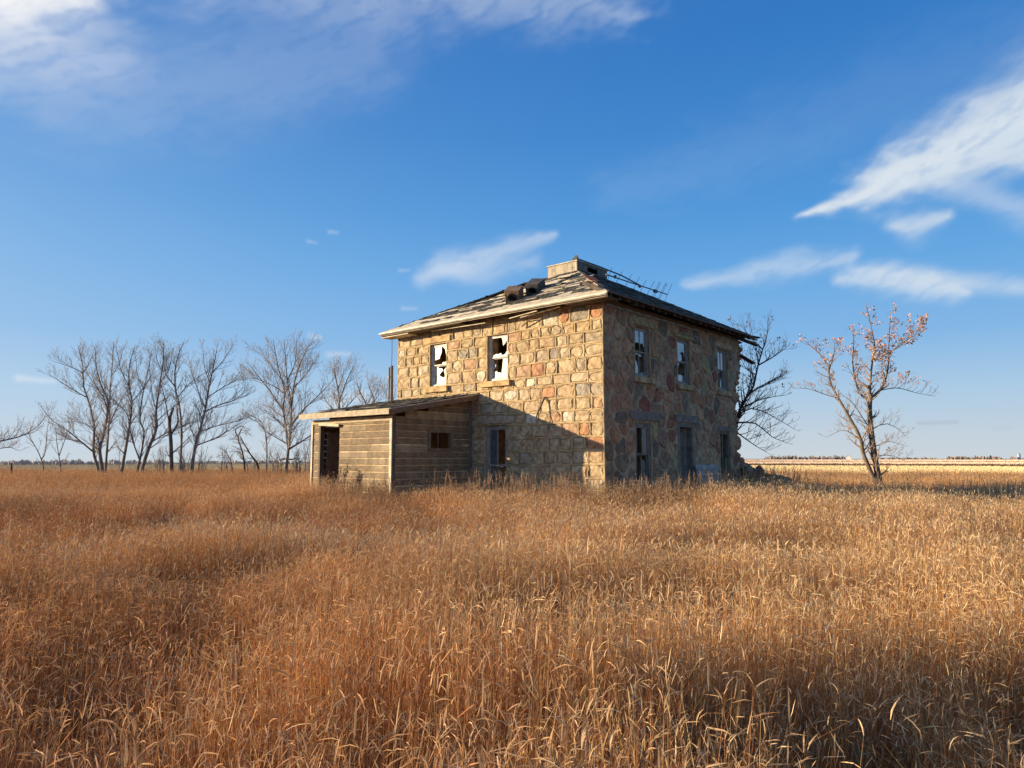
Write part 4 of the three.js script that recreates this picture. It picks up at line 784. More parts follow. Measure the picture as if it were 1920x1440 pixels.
// old pole by the left corner with a thin pipe beside it, and the wire to the eave
{
  const t = thing('wooden_post', 'weathered wooden post with thin pipe behind the shed at the house corner', 'post', atHouse(9.0, 0, 0.3), HTURN);
  const g = new GB(); g.tube([V(0, 0, 0), V(0.04, 2.5, 0), V(0.08, 4.95, 0.0)], [0.06, 0.055, 0.048], 8, null, true); g.build('post', M.darkWood, t, true);
  const p = new GB(); p.tube([V(0.2, 0, -0.02), V(0.19, 4.9, -0.02)], [0.03, 0.03], 6, null, true); p.build('pipe', M.greyWood, t);
  const i = new GB(); i.tube([V(0.17, 4.55, 0), V(0.27, 4.55, 0)], [0.04, 0.035], 6, null, true); i.build('insulator', M.metal, t);
  const w = new GB(); w.tube([V(0.1, 4.95, 0), V(-0.1, 5.3, -0.15), V(-0.42, 5.86, -0.42)], [0.01, 0.01, 0.01], 4); w.build('wire', M.metal, t);
  const w2 = new GB(); w2.tube([V(0.26, 4.5, 0), V(0.36, 4.0, 0), V(0.36, 3.5, 0), V(0.28, 3.0, 0)], [0.007, 0.007, 0.007, 0.007], 4); w2.build('wire', M.metal, t);
}
// grey boards leaning at the shaded wall
{
  const t = thing('leaning_boards', 'grey board panel leaning on the shaded wall right of the side door', 'board panel', atHouse(-0.38, 0, 4.75), HTURN);
  for (let k = 0; k < 8; k++) { const g = new GB(); g.box(V(0.26 * k / 8, 0.08 + k * 0.18, (k % 3) * 0.02), V(0, 0, 1.4 + (k * 37 % 5) * 0.03), V(0.03, 0.165, 0), V(-0.022, 0.003, 0)); g.build('board', wood([0.42 + 0.03 * (k % 3), 0.42 + 0.03 * (k % 3), 0.43 + 0.03 * (k % 3)]), t); }
}
// rubble below the broken corner
{
  const t = thing('rubble_heap', 'heap of dark fallen stones below the broken far corner of the house', 'rubble heap', atHouse(0, 0, 8.7), HTURN);
  const G = rngOf(61), shapes = [0, 1, 2, 3, 4, 5].map((s) => { const g = new THREE.IcosahedronGeometry(1, 1), p = g.attributes.position, v = V(0, 0, 0); for (let k = 0; k < p.count; k++) { v.fromBufferAttribute(p, k); const f = 0.72 + 0.5 * fbm(v.x * 1.3 + s * 9 + 20, v.y * 1.3 + v.z * 1.1 + 20, 2); p.setXYZ(k, v.x * f, v.y * f * 0.75, v.z * f * 1.1); } g.deleteAttribute('normal'); g.computeVertexNormals(); const u = new Float32Array(p.count * 2); for (let k = 0; k < p.count; k++) { u[k * 2] = (p.getX(k) + p.getZ(k) * 0.7) * 0.3; u[k * 2 + 1] = p.getY(k) * 0.3; } g.setAttribute('uv', new THREE.BufferAttribute(u, 2)); return g; });
  const top = (z, x) => Math.max(0.1, lerp(1.7, 1.02, clamp((z + 0.2) / 3.4)) * (1 - 0.25 * clamp(Math.abs(x - 0.6) / 1.6)) * sstep(4.4, 3.0, z));
  for (let k = 0; k < 190; k++) {
    const z = rr(-0.6, 4.0, G), x = rr(-0.9, 2.6, G), h = top(z, x), r = G() < 0.25 ? rr(0.22, 0.32, G) : rr(0.1, 0.2, G), y = Math.max(0.05, h - Math.pow(G(), 1.6) * 0.5 - r * 0.35);
    const m = addMesh('stone', pick(shapes, G), pick([...M.field, ...M.char, ...M.red], G), t);
    m.position.set(x, y, z); m.scale.setScalar(r); m.rotation.set(G() * 6, G() * 6, G() * 6);
  }
  const c = new GB(), N = 9; for (let j = 0; j <= N; j++) for (let i = 0; i <= N; i++) { const z = lerp(-0.9, 4.5, j / N), x = lerp(-1.1, 2.9, i / N); c.v(x, Math.max(-0.1, top(z, x) - 0.5), z, x, z); if (i && j) { const n = c.n - 1; c.q(n - N - 2, n - N - 1, n, n - 1); } } c.build('earth', M.soil, t, true);
}

const orange = [[0.62, 0.27, 0.1], [0.54, 0.22, 0.075], [0.66, 0.36, 0.17], [0.45, 0.17, 0.06], [0.6, 0.36, 0.19]], brown = [[0.12, 0.07, 0.04], [0.16, 0.09, 0.05], [0.2, 0.1, 0.06]];
// ------------------------------------------------------------ bare trees
// A tree stands at (x, z). stems: polylines of (metres to the right as seen from the road side, metres up), each with its radii; branches and twigs grow along them.
function growTree(o) {
  const G = rngOf(o.seed), d = Math.hypot(o.x, o.z), rx = -o.z / d, rz = o.x / d, fx = o.x / d, fz = o.z / d;   // right and away directions at the tree
  const t = thing(o.name, o.label, o.category ?? 'tree', V(o.x, landH(o.x, o.z) - 0.05, o.z), 0, o.group);
  const P3 = (a, y, b) => V(rx * a + fx * b, y, rz * a + fz * b);
  const wild = o.wild ?? 0.75, tw = o.twigR ?? 0.0105, crown = new GB(), leaves = new GB();
  const stemPts = [];
  o.stems.forEach((s, k) => {
    const ph = G() * 6, amp = o.depth ?? 0.8, top = s.p[s.p.length - 1][1] + 0.01, ctl = s.p.map(([a, y], m) => P3(a, y, (s.b ?? 0) + Math.sin(ph + y * 0.35) * amp * clamp(y / 4) * (k ? 1 : 0.5) - Math.sin(ph) * 0));
    if (s.from !== undefined) { const q = stemPts[s.from].pts, a = ctl[0]; let best = q[0], bd = 1e9; for (const p of q) { const e = Math.abs(p.y - a.y); if (e < bd) { bd = e; best = p; } } const off = best.clone().sub(ctl[0]); ctl.forEach((p, m) => p.addScaledVector(off, Math.max(0, 1 - m / 2.5))); }
    const cv = new THREE.CatmullRomCurve3(ctl), n = Math.max(5, Math.round(cv.getLength() / 0.35)), pts = cv.getPoints(n), rad = pts.map((_, m) => Math.max(tw, lerp(s.r0, s.r1, Math.pow(m / n, 0.85)) * (1 + (G() - 0.5) * 0.06) * (s.from === undefined ? 1 + 0.5 * Math.exp(-m * 0.9) : 1)));
    stemPts.push({ pts, rad, s, len: cv.getLength() });
    const g = new GB(); g.tube(pts, rad, s.r0 > 0.08 ? 9 : 6);
    const uvn = g.u.length / 2; for (let m = 0; m < uvn; m++) g.u[m * 2] *= Math.max(1, Math.round(s.r0 * 6));
    g.build(s.from === undefined ? 'trunk' : 'limb', o.barkMat ?? M.bark, t, true);
  });
  const sprout = (p, T, r, len, level, up) => {       // one branch and what grows on it
    const n = level >= 3 ? 2 : level === 2 ? 3 : 6, pts = [p.clone()], dir = T.clone(), step = len / n, rad = [r];
    for (let k = 1; k <= n; k++) {
      dir.x += rr(-0.16, 0.16, G) * wild; dir.y += rr(-0.12, 0.16, G) * wild + up * 0.16; dir.z += rr(-0.16, 0.16, G) * wild; dir.normalize();
      pts.push(pts[k - 1].clone().addScaledVector(dir, step)); rad.push(Math.max(tw * 0.6, lerp(r, tw * 0.6, k / n)));
    }
    crown.tube(pts, rad, level === 1 ? 4 : 3);
    if (o.leaf) { const e = pts[n]; const pr = o.leaf(e); if (G() < pr) for (let k = 0; k < 3; k++) leafAt(pts[n - (k > 1 ? 1 : 0)].clone().add(V(rr(-0.1, 0.1, G), rr(-0.12, 0.05, G), rr(-0.1, 0.1, G)))); }
    if (level >= (o.levels ?? 3)) return;
    const gap = (level === 1 ? 0.19 : 0.15) / (o.dens ?? 1), m = Math.floor(len * 0.85 / gap);
    for (let k = 0; k < m; k++) {
      const f = 0.18 + 0.82 * (k + G()) / m, q = f * n, i = Math.min(n - 1, Math.floor(q)), at = pts[i].clone().lerp(pts[i + 1], q - i);
      branchOff(at, pts[i + 1].clone().sub(pts[i]).normalize(), lerp(r, tw, f) * 0.6, len * lerp(0.55, 0.26, f) * rr(0.6, 1.3, G), level + 1, up);
    }
  };
  const leafAt = (p) => { const s = rr(0.035, 0.07, G) * (o.leafSize ?? 1), a = V(rr(-1, 1, G), rr(-1, 1, G), rr(-1, 1, G)).normalize(), b = V(rr(-1, 1, G), rr(-1, 1, G), rr(-1, 1, G)).cross(a).normalize(), c = pick(o.leafCols, G); leaves.quad(p.clone().addScaledVector(a, -s), p.clone().addScaledVector(b, s * 0.6), p.clone().addScaledVector(a, s), p.clone().addScaledVector(b, -s * 0.6).add(V(0, s * 0.4, 0)), c); };
  const branchOff = (p, T, r, len, level, up) => {
    const ax = V(rr(-1, 1, G), rr(-1, 1, G), rr(-1, 1, G)).cross(T).normalize(), ang = R(rr(o.a0 ?? 24, o.a1 ?? 58, G)), D = T.clone().applyAxisAngle(ax, ang);
    if (D.y < -0.15 && up > 0) D.y *= -0.5;
    sprout(p, D.normalize(), Math.max(r, tw * 0.6), Math.max(len, 0.12), level, up);
  };
  for (const { pts, rad, s, len } of stemPts) {
    const gap = (o.gap ?? 0.24), n = pts.length - 1, f0 = s.f0 ?? (s.from === undefined ? 0.22 : 0.12), m = Math.floor(len * (1 - f0) / gap), L0 = (s.L ?? o.L ?? 2.0);
    for (let k = 0; k < m; k++) {
      const f = f0 + (1 - f0) * (k + G()) / m, q = f * n, i = Math.min(n - 1, Math.floor(q)), at = pts[i].clone().lerp(pts[i + 1], q - i);
      branchOff(at, pts[i + 1].clone().sub(pts[i]).normalize(), Math.min(rad[i] * 0.55, 0.05), L0 * lerp(1, o.tip ?? 0.5, Math.pow((f - f0) / (1 - f0), 1.3)) * rr(0.5, 1.2, G), 1, o.up ?? 0.75);
    }
    const e = pts[n], T = pts[n].clone().sub(pts[n - 1]).normalize(); sprout(e, T, rad[n], L0 * 0.2, 2, o.up ?? 1);
  }
  crown.build('crown', o.twigMat ?? M.twig, t, true);
  if (leaves.n) tag(leaves.build('leaves', M.leafOrange, t), null, null, null, 'stuff');
  return t;
}
// skeletons were measured in hundredths of the photograph-independent unit u = distance / 1335 m; px(...) turns them into metres for a tree at distance d
const px = (d, bx, by, pts) => pts.map(([x, y]) => [(x - bx) * d / 1335, (by - y) * d / 1335]);
function stand(azPx, d) { const a = Math.atan2((azPx - 960) * Math.cos(Math.atan(140 / 1335)) , 1335); return [Math.sin(a) * d / Math.cos(a), -d]; }
function tree(o) {                                   // o.d: depth in metres, o.bx: where it stands across, stems in u
  const [x, z] = stand(o.bx, o.d), by = 860 + EYE * 1335 / o.d, dd = o.d * 1.0;
  return growTree({ ...o, x, z, stems: o.stems.map(([pts, r0, r1, from, extra]) => ({ p: px(dd, o.bx, by + (landH(x, z) < -0.05 ? -landH(x, z) * 1335 / o.d : 0), from === undefined ? [[pts[0][0] + (pts[0][0] - pts[1][0]) * 0.2, by], ...pts] : pts), r0: r0 * (o.thin ?? 0.58), r1: r1 * 0.8, from, ...(extra ?? {}) })) });
}
const ROW = 'bare trees in the row left of the house';
tree({ name: 'bare_tree', label: 'leftmost tall bare tree of the row, one limb reaching far left', group: ROW, seed: 1, d: 58, bx: 186, stems: [
  [[[185, 877], [176.5, 848], [174.7, 800], [164, 755], [154, 725], [150, 685], [142, 654]], 0.24, 0.03], [[[176, 850], [151, 826], [136, 811], [108, 789], [91, 766]], 0.12, 0.02, 0], [[[174, 800], [150, 790], [122, 792]], 0.06, 0.015, 0],
  [[[160, 745], [138, 732], [115, 716], [100, 706]], 0.08, 0.015, 0], [[[151, 700], [128, 690], [104, 683]], 0.06, 0.012, 0], [[[151, 826], [128, 822], [106, 826]], 0.06, 0.012, 1], [[[152, 700], [163, 675], [168, 652]], 0.05, 0.012, 0]], L: 1.9 });
tree({ name: 'bare_tree', label: 'bare tree with thick split trunk just right of the leftmost tall one', group: ROW, seed: 2, d: 57, bx: 194, stems: [
  [[[192.5, 876], [187, 839], [192.5, 807], [196, 751], [185, 725], [174, 689], [170, 654]], 0.3, 0.03], [[[196, 770], [189, 745], [176, 725], [160, 700], [152, 668]], 0.09, 0.015, 0], [[[187, 839], [180, 815], [168, 800], [150, 780]], 0.07, 0.012, 0]], L: 1.8, b: 0.5 });
tree({ name: 'bare_tree', label: 'bare tree with slim upright pale trunk, third tall one from the left', group: ROW, seed: 3, d: 59, bx: 199, stems: [
  [[[199, 877], [200, 807], [200, 770], [199, 732], [200, 676], [200, 644]], 0.2, 0.03], [[[202, 800], [218.7, 751], [230, 725], [236, 690]], 0.1, 0.015, 0], [[[199, 735], [184, 712], [178, 672]], 0.07, 0.015, 0], [[[200, 700], [212, 676], [217, 648]], 0.06, 0.012, 0], [[[203, 795], [222, 770], [234, 765]], 0.06, 0.012, 0]], L: 1.8 });
tree({ name: 'bare_tree', label: 'bare tree with single tall straight trunk standing apart in the row', group: ROW, seed: 4, d: 57, bx: 230, stems: [
  [[[230, 878], [234.6, 835], [239, 789], [239, 747], [233.7, 721], [232.8, 682], [239, 650]], 0.25, 0.03], [[[237, 797], [230, 775], [215, 755], [195, 735], [183, 715]], 0.09, 0.015, 0], [[[240, 750], [262, 717], [275, 690]], 0.08, 0.014, 0], [[[233, 718], [218, 690], [210, 655]], 0.07, 0.013, 0], [[[240, 795], [255, 790], [270, 786]], 0.05, 0.012, 0]], L: 1.8 });
tree({ name: 'bare_tree', label: 'bare tree with curved twin stems leaning left from one base in the row', group: ROW, seed: 5, d: 57, bx: 260, stems: [
  [[[260, 876], [262.5, 860], [266, 807], [259, 789], [260, 751], [263, 725], [268, 691], [272, 655]], 0.17, 0.025], [[[259, 862], [249, 832], [241, 800], [238, 775], [225, 750]], 0.12, 0.02, 0], [[[262, 725], [250, 700], [246, 668]], 0.06, 0.012, 0]], L: 1.7 });
tree({ name: 'bare_tree', label: 'bare tree with thick dark trunk leaning right in the middle of the row', group: ROW, seed: 6, d: 56, bx: 268, stems: [
  [[[268, 876], [277, 839], [288, 800], [286, 779], [287, 751], [291, 704], [294, 667], [292, 640]], 0.28, 0.03], [[[282, 825], [300, 812], [317, 803], [340, 792], [371, 783]], 0.09, 0.014, 0], [[[291, 790], [308, 770], [326, 751], [338, 735]], 0.08, 0.014, 0], [[[286, 775], [278, 740], [272, 700], [270, 660]], 0.08, 0.014, 0], [[[290, 720], [304, 690], [310, 650]], 0.08, 0.014, 0], [[[292, 690], [282, 665], [279, 644]], 0.06, 0.012, 0]], L: 1.9 });
tree({ name: 'broken_tree', label: 'broken dead trunk with short ragged limbs among the row of bare trees', seed: 7, d: 55, bx: 321, barkMat: M.deadWood, twigMat: M.twig, gap: 0.5, L: 1.3, stems: [
  [[[322, 874], [319, 826], [315, 786], [320, 764]], 0.32, 0.12], [[[316, 800], [308, 760], [300, 730], [291, 712]], 0.1, 0.02, 0], [[[319, 812], [330, 790], [327, 766]], 0.14, 0.06, 0], [[[320, 845], [335, 832], [352, 815]], 0.1, 0.03, 0]] });
tree({ name: 'bare_tree', label: 'bare tree with thin straight trunk leaning slightly left behind the broken trunk', group: ROW, seed: 8, d: 58, bx: 339, stems: [
  [[[339, 875], [338, 807], [332, 759], [325, 732], [322, 695], [326, 667], [334, 642]], 0.2, 0.03], [[[330, 745], [347, 719], [362, 704], [378, 690]], 0.08, 0.014, 0], [[[324, 728], [308, 705], [300, 670]], 0.07, 0.013, 0], [[[338, 800], [358, 792], [376, 784]], 0.06, 0.012, 0], [[[323, 690], [312, 668], [308, 648]], 0.05, 0.012, 0]], L: 1.8 });
tree({ name: 'bare_tree', label: 'wide bare tree leaning right with long low limbs, rightmost tall one of the row', group: ROW, seed: 9, d: 56, bx: 361, stems: [
  [[[361, 875], [365, 836], [373, 798], [379, 766], [384, 723], [390, 685], [395, 645]], 0.27, 0.03], [[[382, 745], [409, 723], [430, 708], [446, 690]], 0.08, 0.013, 0], [[[378, 775], [402, 760], [428, 749], [445, 732], [453, 715]], 0.1, 0.014, 0], [[[373, 805], [400, 795], [446, 783], [462, 775]], 0.09, 0.013, 0], [[[367, 836], [401, 820], [430, 800], [450, 786]], 0.1, 0.013, 0],
  [[[378, 765], [365, 735], [352, 695], [346, 672]], 0.08, 0.013, 0], [[[386, 715], [376, 690], [370, 650]], 0.08, 0.013, 0], [[[388, 700], [408, 670], [420, 648]], 0.07, 0.013, 0]], L: 2.0 });
tree({ name: 'bare_tree', label: 'largest bare tree with wide fan crown and long limb reaching over the shed roof', seed: 10, d: 52, bx: 540, stems: [
  [[[538, 873], [540, 839], [534, 800], [529, 766], [530, 732], [519, 695], [508, 645]], 0.22, 0.028], [[[541, 838], [543, 807], [543, 760], [534, 710], [527, 646]], 0.18, 0.028, 0], [[[543, 765], [549, 704], [564, 657], [572, 640]], 0.12, 0.02, 1], [[[529, 768], [510, 740], [486, 710], [463, 680]], 0.11, 0.014, 0], [[[545, 800], [556, 780], [570, 762], [591, 740], [615, 712], [622, 700]], 0.12, 0.016, 1],
  [[[541, 840], [560, 828], [585, 811], [600, 800]], 0.14, 0.03, 0], [[[530, 735], [510, 722], [470, 708], [455, 714]], 0.07, 0.012, 0], [[[536, 715], [548, 680], [549, 640]], 0.08, 0.014, 1], [[[546, 725], [566, 700], [584, 672]], 0.07, 0.012, 2], [[[535, 800], [515, 782], [497, 768]], 0.06, 0.012, 0], [[[540, 835], [520, 822], [505, 812]], 0.09, 0.02, 0], [[[525, 715], [500, 680], [485, 655]], 0.07, 0.012, 0]], L: 2.1 });
tree({ name: 'bare_tree', label: 'short dark bare tree left of the largest one, its limbs bending left', seed: 11, d: 54, bx: 500, stems: [
  [[[500.6, 870], [498, 822], [489, 792], [467, 777]], 0.13, 0.02], [[[494, 805], [480, 790], [462, 782]], 0.07, 0.014, 0], [[[498, 822], [508, 812], [528, 825]], 0.07, 0.014, 0]], L: 1.4, up: 0.6 });
tree({ name: 'gnarled_tree', label: 'gnarled low tree with drooping tangle of twigs left of the largest tree', seed: 12, d: 53, bx: 459, barkMat: M.barkDark, stems: [
  [[[459, 872], [454, 845], [446, 819], [452, 803]], 0.15, 0.04], [[[482, 870], [468, 850], [455, 828], [450, 818]], 0.14, 0.03], [[[437, 872], [428, 850], [416, 838]], 0.09, 0.02], [[[447, 822], [440, 808], [452, 798], [466, 806]], 0.07, 0.015, 0]], L: 1.1, up: -0.6, dens: 1.5, wild: 1.6 });
tree({ name: 'bare_tree', label: 'bare tree with forked crown rising behind the shed roof', seed: 13, d: 50, bx: 633, stems: [
  [[[633, 870], [633, 770], [633, 746], [624, 700], [622, 686]], 0.2, 0.03], [[[634, 752], [647, 712], [660, 682]], 0.1, 0.015, 0], [[[632, 775], [610, 752], [598, 728]], 0.08, 0.014, 0], [[[636, 775], [655, 753], [668, 737]], 0.08, 0.014, 0], [[[630, 735], [638, 706], [640, 688]], 0.07, 0.013, 0]], L: 1.7 });
tree({ name: 'bare_tree', label: 'low rounded bare tree behind the shed roof left of the wooden post', seed: 14, d: 48, bx: 692, stems: [
  [[[690, 870], [686, 790], [684, 758], [674, 738], [668, 722]], 0.16, 0.03], [[[692, 790], [704, 757], [692, 729], [686, 710]], 0.1, 0.015, 0], [[[700, 765], [712, 745], [718, 728]], 0.07, 0.013, 0], [[[686, 762], [696, 742], [702, 724]], 0.06, 0.013, 0]], L: 1.5, dens: 1.2 });
tree({ name: 'bare_sapling', label: 'thin bare sapling right behind the wooden post at the house corner', seed: 15, d: 46, bx: 731, stems: [[[[730, 870], [729, 760], [722, 738], [718, 720]], 0.07, 0.014], [[[729, 765], [736, 740], [740, 722]], 0.05, 0.012, 0]], L: 1.0 });
tree({ name: 'bare_tree', label: 'bare tree cut by the left edge, one long limb reaching into view', seed: 16, d: 50, bx: -75, stems: [
  [[[-75, 876], [-78, 820], [-82, 760], [-85, 690]], 0.25, 0.05], [[[-77, 850], [-35, 832], [0, 821], [20, 812], [44, 791], [55, 768]], 0.14, 0.016, 0], [[[-77, 855], [-30, 842], [0, 836], [14, 842]], 0.09, 0.014, 0], [[[-82, 770], [-100, 720], [-110, 680]], 0.1, 0.02, 0]], L: 1.6 });
tree({ name: 'small_twin_tree', label: 'small bare tree with two thin stems, leftmost small one in the stubble', seed: 17, d: 54, bx: 83, stems: [
  [[[83, 877], [80, 864], [73, 846], [62, 825], [57, 815], [61, 795]], 0.1, 0.014], [[[82, 862], [85, 854], [85, 813], [86, 781]], 0.08, 0.014, 0, { L: 1.4 }], [[[64, 828], [52, 815], [46, 808]], 0.04, 0.012, 0]], L: 1.2, gap: 0.4 });
tree({ name: 'small_forked_tree', label: 'small bare tree forking above a leaning trunk, right of the small twin one', seed: 18, d: 54, bx: 115, stems: [
  [[[115, 877], [111, 854], [106, 828], [103, 801]], 0.1, 0.02], [[[111, 854], [118, 826], [123, 806], [126, 795]], 0.06, 0.014, 0]], L: 1.3, gap: 0.38 });
tree({ name: 'bare_sapling', label: 'thin bare sapling between the straight trunk and the third tall tree', seed: 19, d: 60, bx: 224, stems: [[[[224, 876], [224, 852], [219, 832], [213, 818]], 0.05, 0.012], [[[224, 852], [230, 828], [231, 808]], 0.04, 0.012, 0]], L: 0.9 });
// tangled brush under the row
const brush = (k, bx, d, n, h, label, spread = 1) => {
  const G = rngOf(500 + k), stems = [];
  for (let m = 0; m < n; m++) { const o = rr(-9, 9, G) * spread, l = rr(-14, 14, G) * spread, hh = h * rr(0.55, 1.1, G); stems.push([[[bx + o, 874], [bx + o + l * 0.4, 874 - hh * 0.5], [bx + o + l, 874 - hh]], rr(0.02, 0.05, G), 0.01]); }
  tree({ name: 'bare_bush', label, category: 'bush', seed: 600 + k, d, bx, barkMat: M.bark, twigMat: M.twig, stems, L: 0.7, gap: 0.28, up: 0.4, wild: 1.7, levels: 2, depth: 0.5, twigR: 0.009 });
};
brush(1, 300, 54, 11, 34, 'low tangled bush right of the thick leaning trunk'); brush(2, 345, 54, 12, 40, 'dense tangled bush between the broken trunk and the rightmost row tree'); brush(3, 378, 55, 9, 36, 'low bush at the foot of the rightmost row tree');
brush(4, 520, 52, 12, 34, 'low bush left of the largest tree trunk'); brush(5, 556, 52, 13, 38, 'low bush right of the largest tree trunk beside the shed'); brush(6, 578, 47, 8, 52, 'upright thin bush close to the left shed corner', 0.7); brush(7, 425, 55, 7, 40, 'sparse bush between the row and the gnarled tree', 1.2); brush(8, 475, 54, 8, 24, 'low bush at the foot of the gnarled tree', 1.3);
for (const [bx, d, top, n, seed, label] of [[634, 20.4, 872, 6, 41, 'dark dry weed with drooping leaves right of the shed doorway'], [660, 20.0, 890, 5, 42, 'lower dark weed bending over in front of the shed planks']]) {
  const G = rngOf(seed), stems = []; for (let m = 0; m < n; m++) { const o = rr(-8, 8, G); stems.push([[[bx + o, 968], [bx + o * 1.3 + 3, 915], [bx + o * 2 + 10 * G(), top + rr(0, 22, G)]], 0.012, 0.006]); }
  tree({ name: 'dry_weed', label, category: 'weed', seed, d, bx, barkMat: M.twigDark, twigMat: M.twigDark, stems, L: 0.28, gap: 0.07, levels: 2, depth: 0.15, twigR: 0.006, leafCols: brown, leafSize: 0.6, leaf: () => 0.5 });
}
// leaning dead logs
{
  const mk = (name, label, bx, d, A, B, r, mat) => { const [x, z] = stand(bx, d), t = thing(name, label, 'log', V(x, landH(x, z), z)), g = new GB(), a = V(...A), b = V(...B); g.tube([a, a.clone().lerp(b, 0.35).add(V(0, 0.06, 0.05)), a.clone().lerp(b, 0.7).add(V(0, -0.04, 0)), b], [r, r * 0.9, r * 0.75, r * 0.5], 7, null, true); g.build('log', mat, t, true); };
  mk('fallen_log', 'pale peeled log lying across the bush at the largest tree', 540, 51, [-0.7, 1.62, -0.4], [0.5, 1.72, -0.2], 0.07, std([0.5, 0.28, 0.18], { map: barkTex }));
  mk('tree_stump', 'small dark stump in the grass near the left edge', 25, 54, [0, 0, 0], [-0.12, 1.4, 0], 0.1, M.barkDark);
}
// the two trees right of the house
tree({ name: 'autumn_tree', label: 'two-stemmed tree with orange leaves left at its top, alone right of the house', seed: 31, d: 33, bx: 1643, barkMat: M.barkPale, twigMat: M.twigPale, twigR: 0.0075, thin: 0.72, gap: 0.13, dens: 1.25, a0: 30, a1: 75, up: 0.7, leafCols: orange, leafSize: 1.0,
  leaf: (p) => sstep(4.8, 6.8, p.y) * (0.36 + 0.5 * sstep(-0.4, 0.8, p.x)) + 0.01, stems: [
    [[[1645.8, 902], [1641, 859], [1637.3, 815], [1636, 767], [1638.5, 738]], 0.22, 0.13], [[[1638.5, 900], [1621.5, 847], [1619, 822], [1597, 771], [1582.6, 740], [1570.5, 711], [1568, 679], [1551, 650], [1529, 626]], 0.16, 0.018],
    [[[1638, 745], [1639.7, 718], [1645.8, 669], [1650.7, 652], [1648, 621], [1640, 570]], 0.1, 0.012, 0], [[[1637, 752], [1628, 745], [1619, 730], [1614, 706], [1610.6, 669], [1614, 640], [1614, 606]], 0.1, 0.012, 0], [[[1640, 748], [1660, 725], [1667.7, 703], [1672.5, 676], [1675, 640], [1680, 582]], 0.1, 0.012, 0],
    [[[1675, 665], [1695, 645], [1718, 632], [1727, 612]], 0.05, 0.01, 4], [[[1638, 800], [1625, 780], [1608, 752], [1588, 735]], 0.05, 0.012, 0], [[[1568, 690], [1578, 660], [1582, 632]], 0.05, 0.01, 1], [[[1641, 735], [1638, 722], [1636, 724]], 0.1, 0.08, 0],
    [[[1655, 732], [1685, 727], [1712, 735], [1740, 742]], 0.035, 0.008, 4], [[[1582, 742], [1555, 732], [1530, 722], [1503, 720]], 0.035, 0.008, 1], [[[1640, 800], [1662, 790], [1680, 800], [1692, 815]], 0.035, 0.008, 0], [[[1642, 840], [1665, 828], [1690, 835]], 0.03, 0.008, 0], [[[1644, 850], [1668, 850], [1692, 862]], 0.03, 0.008, 0], [[[1616, 815], [1590, 800], [1560, 815]], 0.03, 0.008, 1]], L: 0.92 });
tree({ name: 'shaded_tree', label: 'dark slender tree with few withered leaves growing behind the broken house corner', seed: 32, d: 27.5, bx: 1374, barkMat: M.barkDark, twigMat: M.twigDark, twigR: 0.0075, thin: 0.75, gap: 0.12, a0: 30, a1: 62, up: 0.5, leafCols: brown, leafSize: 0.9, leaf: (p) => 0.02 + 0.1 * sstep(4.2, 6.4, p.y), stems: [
  [[[1374, 890], [1376, 840], [1381, 803], [1388, 772], [1397, 753], [1413, 730], [1422.6, 692], [1432, 661], [1441.5, 632], [1444, 602]], 0.13, 0.01, undefined, { f0: 0.28 }], [[[1408, 735], [1446, 713], [1474, 699]], 0.05, 0.008, 0], [[[1424, 693], [1453, 673], [1477, 652]], 0.045, 0.008, 0], [[[1387, 784], [1411, 770], [1444, 782], [1482, 806]], 0.045, 0.008, 0], [[[1387, 790], [1418, 793], [1444, 819], [1469, 831]], 0.045, 0.008, 0], [[[1382, 815], [1411, 836], [1434, 849]], 0.04, 0.008, 0], [[[1397, 755], [1384, 742], [1380, 733]], 0.04, 0.008, 0], [[[1424, 700], [1405, 690], [1394, 672]], 0.035, 0.008, 0], [[[1430, 665], [1412, 640], [1396, 610]], 0.035, 0.008, 0], [[[1390, 768], [1425, 752], [1470, 745]], 0.035, 0.008, 0]], L: 1.05 });
tree({ name: 'hidden_tree', label: 'tree behind the house, only its leafy twig tips showing over the right roof edge', seed: 33, d: 40, bx: 1305, barkMat: M.barkPale, twigMat: M.twigPale, gap: 0.5, L: 1.2, leafCols: orange, leaf: (p) => 0.3, stems: [[[[1305, 880], [1303, 760], [1298, 660], [1285, 578]], 0.15, 0.012], [[[1303, 700], [1320, 650], [1337, 602]], 0.07, 0.012, 0]] });
// ------------------------------------------------------------ far off: tree belts and farms
function farBelt(name, label, a0, a1, dist, h, n, col, seed, clumpy = 0.5) {
  const G = rngOf(seed), g = new GB();
  for (let k = 0; k < n; k++) {
    const u = G(), a = R(lerp(a0, a1, u)), r = dist * rr(0.97, 1.06, G), x = Math.sin(a) * r, z = -Math.cos(a) * r, y = landH(x, z) - 0.2, s = h * (0.35 + clumpy * fbm(u * 40 + seed, 3, 3) * 1.7) * rr(0.5, 1, G) * sstep(0, 0.12, u) * sstep(1, 0.88, u), w = s * rr(0.16, 0.5, G);
    if (s < 0.2) continue;
    const tn = a + rr(-1.2, 1.2, G), c = Math.cos(tn), q = Math.sin(tn), b = g.n;
    for (const [dx, dy, dz] of [[-w * 0.3, 0, 0], [w * 0.3, 0, 0.1], [w * 0.5, s * 0.6, 0.2], [w * rr(-0.2, 0.2, G), s, 0], [-w * 0.5, s * 0.55, -0.2]]) g.v(x + c * dx - q * dz * w, y + dy, z + q * dx + c * dz * w);
    g.t(b, b + 1, b + 2); g.t(b, b + 2, b + 3); g.t(b, b + 3, b + 4);
  }
  tag(g.build(name, std(col), null), label, 'tree belt', null, 'stuff');
}
farBelt('distant_tree_belt', 'long grey belt of bare trees beyond the left stubble field', -36.5, -24.5, 560, 3.4, 3200, [0.52, 0.44, 0.38], 71, 0.75);
